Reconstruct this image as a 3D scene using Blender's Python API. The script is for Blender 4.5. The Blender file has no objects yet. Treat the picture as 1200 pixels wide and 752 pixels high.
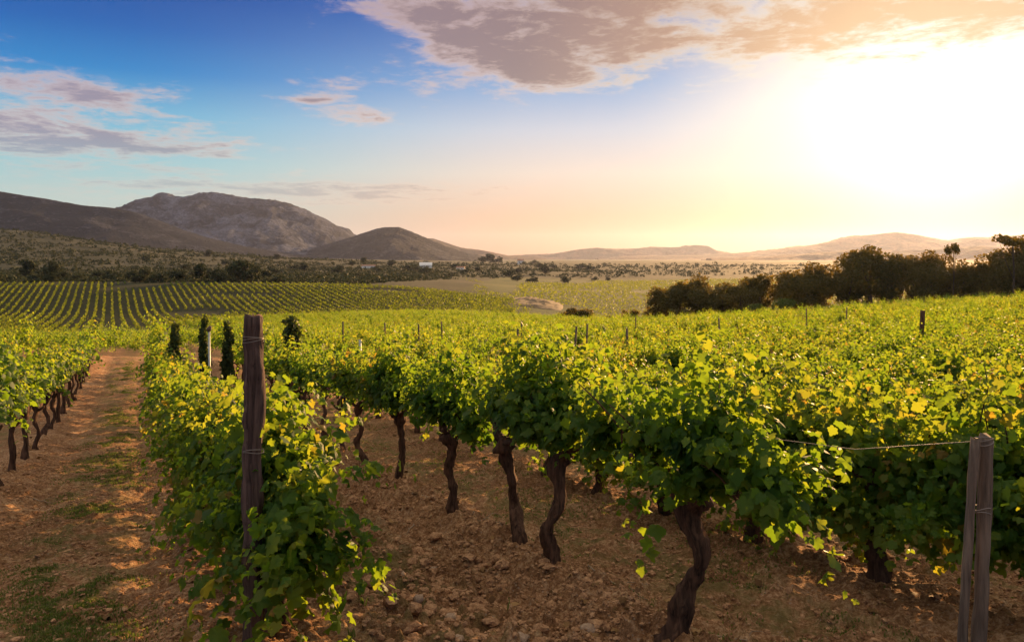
import bpy, bmesh, math, random
import numpy as np
from mathutils import Vector, Matrix

R = math.radians
random.seed(5)
RNG = np.random.default_rng(7)
SC = bpy.context.scene
COL = SC.collection

# ------------------------------------------------------------------ camera
F, HY = 942.0, 303.0            # focal length and horizon line in 1200x752 photo pixels
cam_d = bpy.data.cameras.new('camera')
cam_d.sensor_width = 36.0
cam_d.lens = 36.0 * F / 1200.0
cam_d.shift_y = -(376.0 - HY) / 1200.0
cam_d.clip_start = 0.1
cam_d.clip_end = 60000.0
cam = bpy.data.objects.new('camera', cam_d)
cam.rotation_euler = (R(90), 0, 0)
cam.location = (0, 0, 0)
COL.objects.link(cam)
SC.camera = cam

# ------------------------------------------------------------------ light, sky, exposure
SUN_AZ, SUN_EL = R(28.0), R(10.0)
SUN_STRENGTH = 5.0
SKY_STRENGTH = 0.10
EXPOSURE = 1.25
S = Vector((math.sin(SUN_AZ) * math.cos(SUN_EL), math.cos(SUN_AZ) * math.cos(SUN_EL), math.sin(SUN_EL)))
sd = bpy.data.lights.new('sun', 'SUN')
sd.energy = SUN_STRENGTH
sd.angle = R(0.6)
sd.color = (1.0, 0.57, 0.24)
sun = bpy.data.objects.new('sun', sd)
sun.rotation_euler = S.to_track_quat('Z', 'Y').to_euler()
sun.location = S * 200
COL.objects.link(sun)

vs = SC.view_settings
SC.display_settings.display_device = 'sRGB'
vs.view_transform = 'Standard'
vs.look = 'None'
vs.gamma = 1.0
vs.use_curve_mapping = False
vs.exposure = EXPOSURE


class NT:
    """short-hand for building node trees"""
    def __init__(self, nt):
        self.nt = nt
        self.n, self.l = nt.nodes, nt.links

    def new(self, t, **kw):
        nd = self.n.new(t)
        for k, v in kw.items():
            setattr(nd, k, v)
        return nd

    def put(self, sock, v):
        if isinstance(v, bpy.types.NodeSocket):
            self.l.new(v, sock)
        else:
            sock.default_value = v

    def math(self, op, a, b=None, c=None, clamp=False):
        nd = self.new('ShaderNodeMath', operation=op, use_clamp=clamp)
        self.put(nd.inputs[0], a)
        if b is not None:
            self.put(nd.inputs[1], b)
        if c is not None:
            self.put(nd.inputs[2], c)
        return nd.outputs[0]

    def vmath(self, op, a, b=None):
        nd = self.new('ShaderNodeVectorMath', operation=op)
        self.put(nd.inputs[0], a)
        if b is not None:
            self.put(nd.inputs[1], b)
        return nd.outputs['Value'] if op in ('DOT_PRODUCT', 'LENGTH') else nd.outputs[0]

    def smooth(self, v, lo, hi):
        nd = self.new('ShaderNodeMapRange', interpolation_type='SMOOTHSTEP')
        self.put(nd.inputs[0], v)
        self.put(nd.inputs[1], lo)
        self.put(nd.inputs[2], hi)
        return nd.outputs[0]

    def mix(self, f, a, b, blend='MIX'):
        nd = self.new('ShaderNodeMix', data_type='RGBA', blend_type=blend)
        self.put(nd.inputs[0], f)
        self.put(nd.inputs[6], a)
        self.put(nd.inputs[7], b)
        return nd.outputs[2]

    def noise(self, vec, scale, detail=4.0, rough=0.55, dist=0.0):
        nd = self.new('ShaderNodeTexNoise')
        if vec is not None:
            self.l.new(vec, nd.inputs['Vector'])
        nd.inputs['Scale'].default_value = scale
        nd.inputs['Detail'].default_value = detail
        nd.inputs['Roughness'].default_value = rough
        nd.inputs['Distortion'].default_value = dist
        return nd.outputs['Fac']

    def ramp(self, f, stops):
        nd = self.new('ShaderNodeValToRGB')
        self.put(nd.inputs[0], f)
        e = nd.color_ramp.elements
        while len(e) < len(stops):
            e.new(0.5)
        for k, (p, c) in enumerate(stops):
            e[k].position = p
            e[k].color = (c[0], c[1], c[2], 1.0)
        return nd.outputs[0]

    def xyz(self, x, y, z):
        nd = self.new('ShaderNodeCombineXYZ')
        self.put(nd.inputs[0], x)
        self.put(nd.inputs[1], y)
        self.put(nd.inputs[2], z)
        return nd.outputs[0]


def build_world():
    w = bpy.data.worlds.new('World')
    SC.world = w
    w.use_nodes = True
    t = NT(w.node_tree)
    t.n.clear()
    out = t.new('ShaderNodeOutputWorld')
    bg = t.new('ShaderNodeBackground')
    bg.inputs['Strength'].default_value = SKY_STRENGTH
    sky = t.new('ShaderNodeTexSky')
    sky.sky_type = 'NISHITA'
    sky.sun_disc = False
    sky.sun_elevation = SUN_EL
    sky.sun_rotation = SUN_AZ
    sky.altitude = 100
    sky.air_density = 1.0
    sky.dust_density = 1.2
    sky.ozone_density = 2.5
    tc = t.new('ShaderNodeTexCoord')
    d = t.vmath('NORMALIZE', tc.outputs['Generated'])
    sep = t.new('ShaderNodeSeparateXYZ')
    t.l.new(d, sep.inputs[0])
    dx, dy, dz = sep.outputs
    az = t.math('DEGREES', t.math('ARCTAN2', dx, dy))
    el = t.math('DEGREES', t.math('ARCSINE', dz))
    K = 1.0 / (2 ** EXPOSURE * SKY_STRENGTH)

    def lin(c, k=1.0):
        return tuple(((v / 255 + 0.055) / 1.055) ** 2.4 * k for v in c)

    cosd = t.vmath('DOT_PRODUCT', d, tuple(S))
    ang = t.math('DEGREES', t.math('ARCCOSINE', t.math('MINIMUM', cosd, 0.99999)))
    # evening sky colours by height: away from the sun and towards it
    ef = t.math('DIVIDE', t.math('MAXIMUM', el, 0.0), 60.0)  # topmost stops of the ramps, out of view, overbright: added fill light
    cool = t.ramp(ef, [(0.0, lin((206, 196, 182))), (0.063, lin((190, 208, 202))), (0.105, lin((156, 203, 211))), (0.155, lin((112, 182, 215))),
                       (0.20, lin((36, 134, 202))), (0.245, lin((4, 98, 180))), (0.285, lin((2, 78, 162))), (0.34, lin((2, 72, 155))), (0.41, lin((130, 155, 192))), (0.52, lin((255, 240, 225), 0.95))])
    warm = t.ramp(ef, [(0.0, lin((206, 138, 92))), (0.05, lin((226, 180, 146))), (0.10, lin((230, 212, 198))), (0.15, lin((200, 205, 217))),
                       (0.205, lin((128, 168, 212))), (0.28, lin((30, 104, 184))), (0.34, lin((25, 95, 175))), (0.40, lin((160, 165, 185))), (0.52, lin((255, 236, 212), 1.1))])
    near = t.ramp(ef, [(0.0, lin((220, 140, 70))), (0.045, lin((234, 190, 140))), (0.10, lin((238, 226, 208))), (0.17, lin((240, 230, 220))),
                       (0.25, lin((215, 205, 205))), (0.40, lin((175, 172, 185))), (0.55, lin((255, 236, 212), 1.1))])
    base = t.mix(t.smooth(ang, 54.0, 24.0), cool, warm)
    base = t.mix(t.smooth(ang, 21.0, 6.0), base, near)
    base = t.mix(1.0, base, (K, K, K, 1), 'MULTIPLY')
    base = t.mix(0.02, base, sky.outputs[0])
    # the aureole round the sun: forward scattering of the evening haze
    aur = t.math('POWER', 2.718, t.math('MULTIPLY', t.math('POWER', t.math('DIVIDE', ang, 4.6), 1.5), -1.0))
    aur2 = t.math('POWER', 2.718, t.math('MULTIPLY', t.math('POWER', t.math('DIVIDE', ang, 15.0), 2.0), -1.0))
    base = t.mix(aur, base, (1.6 * K, 1.45 * K, 1.2 * K, 1), 'ADD')
    base = t.mix(aur2, base, (0.05 * K, 0.04 * K, 0.025 * K, 1), 'ADD')
    # clouds: a flat layer seen in perspective
    inv = t.math('DIVIDE', 1.0, t.math('ADD', t.math('MAXIMUM', dz, 0.0), 0.06))
    pv = t.xyz(t.math('MULTIPLY', dx, inv), t.math('MULTIPLY', dy, inv), 0.0)
    n_big = t.noise(pv, 2.3, 9.0, 0.62, 0.5)
    n_fine = t.noise(pv, 11.0, 7.0, 0.65, 0.3)
    nz = t.math('ADD', t.math('MULTIPLY', t.math('ADD', t.math('MULTIPLY', t.math('SUBTRACT', n_big, 0.5), 1.55), 0.5), 0.62), t.math('MULTIPLY', n_fine, 0.38))

    def patch(a0, e0, ra, re, tilt, gain):
        """a soft ellipse on the celestial sphere where cloud gathers"""
        da = t.math('SUBTRACT', az, a0)
        de = t.math('SUBTRACT', t.math('SUBTRACT', el, e0), t.math('MULTIPLY', da, tilt))
        q = t.math('ADD', t.math('POWER', t.math('ABSOLUTE', t.math('DIVIDE', da, ra)), 2.0),
                   t.math('POWER', t.math('ABSOLUTE', t.math('DIVIDE', de, re)), 2.0))
        return t.math('MULTIPLY', t.math('POWER', 2.718, t.math('MULTIPLY', q, -1.0)), gain)

    pats = [patch(2, 15.8, 13, 4.0, 0.03, 0.44), patch(18, 16.2, 17, 4.4, 0.0, 0.50), patch(-3, 12.4, 9, 2.0, 0.02, 0.20),
            patch(-29, 10.2, 13, 2.6, -0.10, 0.45), patch(-34, 7.2, 8, 1.5, -0.05, 0.44),
            patch(-14, 4.6, 21, 1.3, 0.0, 0.52), patch(-23, 7.3, 7, 0.9, 0.0, 0.32),
            patch(-13.5, 11.0, 3.2, 1.2, -0.15, 0.32), patch(-10.8, 9.6, 2.4, 0.8, 0.0, 0.28),
            patch(36, 16.0, 13, 4.2, 0.0, 0.50), patch(-6, 17.0, 8, 1.6, 0.0, 0.22)]
    m = pats[0]
    for p in pats[1:]:
        m = t.math('ADD', m, p)
    m = t.math('MINIMUM', m, 0.56)
    dens = t.math('ADD', nz, t.math('SUBTRACT', m, 0.88))
    cov = t.smooth(dens, -0.13, 0.20)
    thick = t.smooth(dens, 0.0, 0.22)
    qa = t.math('DIVIDE', ang, 60.0)
    lit = t.ramp(qa, [(0.12, (1.0, 0.93, 0.74)), (0.30, lin((255, 226, 180))), (0.5, lin((246, 208, 178))), (0.95, lin((240, 202, 184)))])
    dark = t.ramp(qa, [(0.12, lin((236, 192, 140))), (0.28, lin((186, 146, 114))), (0.45, lin((150, 124, 116))), (0.95, lin((158, 144, 160)))])
    lit = t.mix(1.0, lit, (K, K, K, 1), 'MULTIPLY')
    dark = t.mix(1.0, dark, (K, K, K, 1), 'MULTIPLY')
    ccol = t.mix(thick, lit, dark)
    low = t.math('MULTIPLY_ADD', t.smooth(el, 4.5, 9.0), 0.5, 0.38)
    fin = t.mix(t.math('MULTIPLY', cov, low), base, ccol)
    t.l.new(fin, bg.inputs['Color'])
    t.l.new(bg.outputs[0], out.inputs['Surface'])
    w.cycles.sampling_method = 'MANUAL'
    w.cycles.sample_map_resolution = 512


build_world()

cy = SC.cycles
SC.render.engine = 'CYCLES'
cy.use_denoising = True
cy.denoiser = 'OPENIMAGEDENOISE'
cy.use_adaptive_sampling = True
cy.adaptive_threshold = 0.01
cy.max_bounces = 7
cy.diffuse_bounces = 3
cy.glossy_bounces = 2
cy.transmission_bounces = 4
cy.transparent_max_bounces = 6
cy.volume_bounces = 0
cy.sample_clamp_indirect = 8.0
cy.caustics_reflective = False
cy.caustics_refractive = False


# ------------------------------------------------------------------ numeric helpers
def _hash(ix, iy, seed):
    h = (ix.astype(np.int64) * 374761393 + iy.astype(np.int64) * 668265263 + seed * 974711) & 0xffffffff
    h = ((h ^ (h >> 13)) * 1274126177) & 0xffffffff
    return ((h ^ (h >> 16)) & 0xffff) / 65535.0


def vnoise(x, y, seed=0):
    ix, iy = np.floor(x), np.floor(y)
    fx, fy = x - ix, y - iy
    fx, fy = fx * fx * (3 - 2 * fx), fy * fy * (3 - 2 * fy)
    a, b = _hash(ix, iy, seed), _hash(ix + 1, iy, seed)
    c, d = _hash(ix, iy + 1, seed), _hash(ix + 1, iy + 1, seed)
    return (a + (b - a) * fx) * (1 - fy) + (c + (d - c) * fx) * fy


def fbm(x, y, octaves=4, seed=0, gain=0.5):
    s, a, t = 0.0, 1.0, 0.0
    for k in range(octaves):
        s = s + a * (vnoise(x * 2 ** k + 17.3 * k, y * 2 ** k - 9.1 * k, seed + k) - 0.5)
        t += a
        a *= gain
    return s / t * 2.0


def sstep(v, lo, hi):
    q = np.clip((v - lo) / (hi - lo), 0, 1)
    return q * q * (3 - 2 * q)


# ------------------------------------------------------------------ terrain heights
TX = np.array([-300, 0, 150, 330, 400, 490, 650, 750, 900, 1200, 1500], float)
TD = np.array([20, 35, 50, 80, 122, 160, 200, 250, 335, 420, 600, 800, 1000, 1400, 1800, 2200, 3000, 5000, 14000], float)
TY = np.array([
    [489, 420, 420, 409, 400, 392, 383, 370, 331, 328, 318, 302, 282, 258, 274, 292, 303, 304.5, 303.3],
    [489, 418, 420, 409, 400, 392, 383, 370, 331, 329, 321, 307, 290, 266, 280, 295, 303, 304.5, 303.3],
    [489, 415, 420, 409, 400, 390, 381, 370, 331, 329, 324, 314, 303, 287, 296, 302, 303, 304.5, 303.3],
    [489, 430, 414, 400, 390, 383, 377, 370, 331, 329, 325, 319, 313, 305, 303, 303, 303, 304.5, 303.3],
    [489, 436, 416, 400, 387, 379, 374, 370, 332, 329, 325, 319, 315, 309, 306, 304, 304, 304.5, 303.3],
    [489, 436, 414, 397, 380, 371, 367, 369, 335, 330, 325, 320, 316, 311, 308, 307, 306, 305, 303.3],
    [489, 434, 412, 396, 385, 379, 377, 376, 360, 347, 335, 329, 320, 313, 309, 308, 306, 305, 303.3],
    [488, 434, 410, 394, 385, 383, 382, 376, 361, 350, 337, 329, 320, 313, 310, 308, 306, 305, 303.3],
    [485, 427, 403, 384, 374, 374, 375, 370, 357, 348, 335, 326, 319, 313, 310, 308, 306, 305, 303.3],
    [478, 412, 385, 364, 354, 356, 358, 354, 346, 341, 333, 326, 319, 313, 310, 308, 306, 305, 303.3],
    [474, 407, 378, 354, 346, 348, 350, 346, 341, 337, 331, 326, 319, 313, 310, 308, 306, 305, 303.3]])
TZ = -(TY - HY) / F * TD[None, :]
NEAR = np.array([1.0, 3.0, 6.0, 9.0, 12.0])
TZ = np.concatenate([np.repeat((-1.91 - 0.109 * NEAR)[None, :], len(TX), 0), TZ], 1)
TD = np.concatenate([NEAR, TD])
TU = (TX - 600.0) / F
GU = np.linspace(TU[0], TU[-1], 160)
GL = np.linspace(0.0, math.log(14000.0), 260)
_tmp = np.stack([np.interp(GL, np.log(TD), TZ[k] / np.maximum(TD, 1)) for k in range(len(TX))])   # slopes interpolate best
GZ = np.stack([np.interp(GU, TU, _tmp[:, j]) for j in range(len(GL))], 1)


def blur(a, n, axis):
    k = np.exp(-0.5 * (np.arange(-3 * n, 3 * n + 1) / n) ** 2)
    k /= k.sum()
    p = [(0, 0), (0, 0)]
    p[axis] = (3 * n, 3 * n)
    q = np.pad(a, p, mode='edge')
    return np.apply_along_axis(lambda v: np.convolve(v, k, 'valid'), axis, q)


_sm = blur(blur(GZ, 1, 1), 5, 0)
_wl = sstep(GL, math.log(10.0), math.log(19.0))[None, :]
GZ = GZ * (1 - _wl) + _sm * _wl

ROW_M = -0.464                 # rows run this much sideways per metre of depth
ROW_S = 2.573                  # sideways distance between rows
ROW_X0 = -1.55 - ROW_M * 4.85  # x of the row of the tall post at depth 0


def hbase(X, Y):
    X, Y = np.asarray(X, float), np.asarray(Y, float)
    D = np.maximum(np.maximum(Y, np.abs(X) / 1.0), 1.0)
    u = np.clip(X / D, GU[0], GU[-1] - 1e-6)
    l = np.clip(np.log(D), 0, GL[-1] - 1e-6)
    fu = (u - GU[0]) / (GU[1] - GU[0])
    fl = l / (GL[1] - GL[0])
    i, j = fu.astype(int), fl.astype(int)
    fu, fl = fu - i, fl - j
    s = (GZ[i, j] * (1 - fu) + GZ[i + 1, j] * fu) * (1 - fl) + (GZ[i, j + 1] * (1 - fu) + GZ[i + 1, j + 1] * fu) * fl
    near = -1.91 - 0.109 * D
    w = sstep(D, 8.0, 12.0)
    return near * (1 - w) + s * D * w


def row_coord(X, Y):
    return (X - ROW_X0 - ROW_M * Y) / ROW_S      # an integer on a row, halves in the alleys


def hground(X, Y):
    X, Y = np.asarray(X, float), np.asarray(Y, float)
    h = hbase(X, Y)
    D = np.hypot(X, Y)
    k = row_coord(X, Y)
    off = (k - np.round(k)) * ROW_S * 0.907
    near = 1 - sstep(D, 30, 60)
    berm = np.where(np.round(k) == 1, 0.20, 0.07) * np.exp(-(off / 0.30) ** 2)
    alley = (k > -1) & (k < 0)
    ruts = np.where(alley, -0.035 * np.exp(-((np.abs(k + 0.5) * ROW_S * 0.907 - 0.55) / 0.2) ** 2), 0.0)
    rough = np.where((k > 0.3) & (k < 1.1), 1.8, np.where(alley, 0.75, 1.0))
    n = 0.05 * fbm(X * 1.7, Y * 1.7, 3, 3) + 0.045 * rough * fbm(X * 5.2, Y * 5.2, 3, 11) + 0.040 * rough * fbm(X * 13, Y * 13, 4, 21, 0.65)
    lump = np.maximum(fbm(X * 8.5, Y * 8.5, 2, 31) - 0.18, 0) * 0.11 * rough
    far = sstep(D, 450, 1500) * 5.0 * fbm(X / 120, Y / 120, 4, 41)
    return h + near * (berm + ruts + n + lump) + far


def hz(x, y):
    return float(hground(np.array([x]), np.array([y]))[0])


# ------------------------------------------------------------------ mesh helpers
def np_mesh(name, V, Fc, mat=None, smooth=False, fattr=None, mats=None):
    """V (n,3), Fc (m,k) index array with k = 3 or 4 -> mesh"""
    me = bpy.data.meshes.new(name)
    V = np.ascontiguousarray(V, np.float32)
    Fc = np.ascontiguousarray(Fc, np.int32)
    m, k = Fc.shape
    me.vertices.add(len(V))
    me.vertices.foreach_set('co', V.ravel())
    me.loops.add(m * k)
    me.loops.foreach_set('vertex_index', Fc.ravel())
    me.polygons.add(m)
    me.polygons.foreach_set('loop_start', np.arange(0, m * k, k, dtype=np.int32))
    me.polygons.foreach_set('loop_total', np.full(m, k, np.int32))
    me.polygons.foreach_set('use_smooth', np.full(m, smooth, bool))
    if fattr is not None:
        for an, av in fattr.items():
            a = me.attributes.new(an, 'FLOAT', 'FACE')
            a.data.foreach_set('value', np.ascontiguousarray(av, np.float32))
    me.update(calc_edges=True)
    me.validate()
    if mat:
        me.materials.append(mat)
    return me


def link(name, me, parent=None, loc=(0, 0, 0)):
    o = bpy.data.objects.new(name, me)
    COL.objects.link(o)
    o.location = loc
    if parent is not None:
        o.parent = parent
    return o


def tag(o, label=None, cat=None, group=None, kind=None):
    if label:
        o['label'] = label
    if cat:
        o['category'] = cat
    if group:
        o['group'] = group
    if kind:
        o['kind'] = kind
    return o


def empty(name, loc, rz=0.0):
    o = bpy.data.objects.new(name, None)
    o.empty_display_size = 0.2
    COL.objects.link(o)
    o.location = loc
    o.rotation_euler = (0, 0, rz)
    return o


def tube(path, radii, sides=10, rough=0.0, seed=0, cap=True, ridge=0.0):
    """a tapered tube along a path, its surface roughened"""
    P = np.asarray(path, float)
    n = len(P)
    T = np.gradient(P, axis=0)
    T /= np.linalg.norm(T, axis=1)[:, None] + 1e-9
    ref = np.array([1.0, 0.13, 0.0]) if abs(T[0, 2]) > 0.6 else np.array([0.0, 0.1, 1.0])
    V = []
    for i in range(n):
        b = np.cross(T[i], ref)
        b /= np.linalg.norm(b) + 1e-9
        c = np.cross(b, T[i])
        a = np.linspace(0, 2 * math.pi, sides, endpoint=False)
        rr = np.full(sides, radii[i])
        if rough:
            rr = rr * (1 + rough * 2 * (vnoise(a * 1.9 + seed * 7.7, np.full(sides, i * 0.55), seed) - 0.5))
        if ridge:
            rr = rr * (1 + ridge * np.sin(a * 5 + i * 0.32 + seed) * vnoise(a * 0.8, np.full(sides, i * 0.3), seed + 5))
        V.append(P[i] + rr[:, None] * (np.cos(a)[:, None] * b + np.sin(a)[:, None] * c))
    V = np.concatenate(V)
    Fc = []
    for i in range(n - 1):
        for j in range(sides):
            k = (j + 1) % sides
            Fc.append((i * sides + j, i * sides + k, (i + 1) * sides + k, (i + 1) * sides + j))
    if cap:
        b0, b1 = len(V), len(V) + 1
        V = np.concatenate([V, P[:1], P[-1:]])
        for j in range(sides):
            k = (j + 1) % sides
            Fc.append((b0, k, j, j))
            Fc.append((b1, (n - 1) * sides + j, (n - 1) * sides + k, (n - 1) * sides + k))
    return V, Fc


def tubes_mesh(name, parts, mat, smooth=True):
    me = bpy.data.meshes.new(name)
    V, Fc, o = [], [], 0
    for v, f in parts:
        V.append(v)
        for q in f:
            q = [i + o for i in q]
            if q[2] == q[3]:
                q = q[:3]
            Fc.append(q)
        o += len(v)
    me.from_pydata(np.concatenate(V).tolist(), [], Fc)
    me.polygons.foreach_set('use_smooth', np.full(len(me.polygons), smooth, bool))
    me.update()
    me.materials.append(mat)
    return me


# ------------------------------------------------------------------ materials
def new_mat(name):
    m = bpy.data.materials.new(name)
    m.use_nodes = True
    t = NT(m.node_tree)
    t.n.clear()
    out = t.new('ShaderNodeOutputMaterial')
    return m, t, out


def leaf_mat(name, cols, tcols, trans=0.5, gloss=0.55):
    m, t, out = new_mat(name)
    at = t.new('ShaderNodeAttribute', attribute_name='var')
    oi = t.new('ShaderNodeObjectInfo')
    v = t.math('ADD', at.outputs['Fac'], t.math('MULTIPLY', t.math('SUBTRACT', oi.outputs['Random'], 0.5), 0.34), clamp=True)
    c = t.ramp(v, cols)
    tr = t.ramp(v, tcols)
    p = t.new('ShaderNodeBsdfPrincipled')
    t.l.new(c, p.inputs['Base Color'])
    p.inputs['Roughness'].default_value = gloss
    p.inputs['Specular IOR Level'].default_value = 0.18
    tl = t.new('ShaderNodeBsdfTranslucent')
    t.l.new(tr, tl.inputs['Color'])
    mx = t.new('ShaderNodeMixShader')
    mx.inputs[0].default_value = trans
    t.l.new(p.outputs[0], mx.inputs[1])
    t.l.new(tl.outputs[0], mx.inputs[2])
    t.l.new(mx.outputs[0], out.inputs['Surface'])
    return m


M_VINE = leaf_mat('vine_leaf',
                  [(0.0, (0.020, 0.056, 0.010)), (0.5, (0.038, 0.095, 0.014)), (0.85, (0.066, 0.125, 0.020)), (1.0, (0.17, 0.13, 0.035))],
                  [(0.0, (0.14, 0.28, 0.012)), (0.5, (0.29, 0.42, 0.018)), (0.85, (0.45, 0.48, 0.03)), (1.0, (0.52, 0.34, 0.03))], 0.55)
M_TREE = leaf_mat('tree_leaf',
                  [(0.0, (0.018, 0.03, 0.008)), (0.6, (0.035, 0.05, 0.014)), (1.0, (0.06, 0.07, 0.02))],
                  [(0.0, (0.13, 0.11, 0.012)), (1.0, (0.36, 0.22, 0.02))], 0.42)
M_BUSH = leaf_mat('bush_leaf',
                  [(0.0, (0.03, 0.06, 0.012)), (1.0, (0.08, 0.11, 0.02))],
                  [(0.0, (0.12, 0.2, 0.02)), (1.0, (0.28, 0.28, 0.03))], 0.4)
M_SCRUB = leaf_mat('scrub_leaf',
                   [(0.0, (0.022, 0.034, 0.014)), (1.0, (0.06, 0.07, 0.03))],
                   [(0.0, (0.03, 0.04, 0.012)), (1.0, (0.07, 0.07, 0.02))], 0.2, 0.8)
M_CYPRESS = leaf_mat('cypress_leaf',
                     [(0.0, (0.022, 0.036, 0.012)), (1.0, (0.055, 0.075, 0.022))],
                     [(0.0, (0.06, 0.09, 0.012)), (1.0, (0.16, 0.18, 0.025))], 0.35)
M_GRASS = leaf_mat('grass_blade',
                   [(0.0, (0.05, 0.07, 0.016)), (0.7, (0.10, 0.115, 0.028)), (1.0, (0.26, 0.20, 0.08))],
                   [(0.0, (0.10, 0.20, 0.02)), (0.7, (0.2, 0.28, 0.03)), (1.0, (0.3, 0.24, 0.08))], 0.4)


def bump(t, h, strength, dist):
    b = t.new('ShaderNodeBump')
    b.inputs['Strength'].default_value = strength
    b.inputs['Distance'].default_value = dist
    t.l.new(h, b.inputs['Height'])
    return b.outputs[0]


def wood_mat(name, dark, light, zs=1.0, b=0.6):
    m, t, out = new_mat(name)
    tc = t.new('ShaderNodeTexCoord')
    mp = t.new('ShaderNodeMapping')
    mp.inputs['Scale'].default_value = (1, 1, zs)
    t.l.new(tc.outputs['Object'], mp.inputs['Vector'])
    n1 = t.noise(mp.outputs[0], 38, 6, 0.65, 0.4)
    n2 = t.noise(mp.outputs[0], 9, 3, 0.5)
    f = t.math('ADD', t.math('MULTIPLY', n1, 0.7), t.math('MULTIPLY', n2, 0.3))
    c = t.ramp(f, [(0.34, dark), (0.62, light)])
    p = t.new('ShaderNodeBsdfPrincipled')
    t.l.new(c, p.inputs['Base Color'])
    p.inputs['Roughness'].default_value = 0.9
    p.inputs['Specular IOR Level'].default_value = 0.15
    t.l.new(bump(t, f, b, 0.02), p.inputs['Normal'])
    t.l.new(p.outputs[0], out.inputs['Surface'])
    return m


M_BARK = wood_mat('vine_bark', (0.014, 0.008, 0.006), (0.13, 0.068, 0.042), 0.16, 1.0)
M_TRUNK = wood_mat('tree_bark', (0.03, 0.02, 0.014), (0.12, 0.085, 0.06), 0.3)
M_POST = wood_mat('weathered_wood', (0.018, 0.012, 0.011), (0.15, 0.095, 0.08), 0.06, 1.0)
M_STAKE = wood_mat('stake_wood', (0.04, 0.03, 0.024), (0.20, 0.15, 0.115), 0.08, 0.7)
M_TWIG = wood_mat('dry_twig', (0.12, 0.08, 0.05), (0.38, 0.28, 0.18), 0.5, 0.5)


def plain_mat(name, col, rough=0.6, metal=0.0, var=0.25, sc=12.0):
    m, t, out = new_mat(name)
    tc = t.new('ShaderNodeTexCoord')
    n = t.noise(tc.outputs['Object'], sc, 4, 0.6)
    c = t.ramp(n, [(0.3, tuple(x * (1 - var) for x in col)), (0.7, tuple(min(x * (1 + var), 1) for x in col))])
    p = t.new('ShaderNodeBsdfPrincipled')
    t.l.new(c, p.inputs['Base Color'])
    p.inputs['Roughness'].default_value = rough
    p.inputs['Metallic'].default_value = metal
    t.l.new(p.outputs[0], out.inputs['Surface'])
    return m


M_WIRE = plain_mat('galvanised_wire', (0.20, 0.17, 0.15), 0.6, 0.3)
M_STEEL = plain_mat('painted_steel', (0.34, 0.36, 0.32), 0.5, 0.2)
M_RUST = plain_mat('rusty_steel', (0.10, 0.06, 0.045), 0.8, 0.1)
M_WHITE = plain_mat('white_render', (0.75, 0.72, 0.66), 0.85, 0, 0.08, 0.5)
M_ROOF = plain_mat('roof_tiles', (0.30, 0.15, 0.09), 0.85, 0, 0.2, 1.0)
M_DOOR = plain_mat('dark_opening', (0.05, 0.045, 0.04), 0.7)


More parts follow.
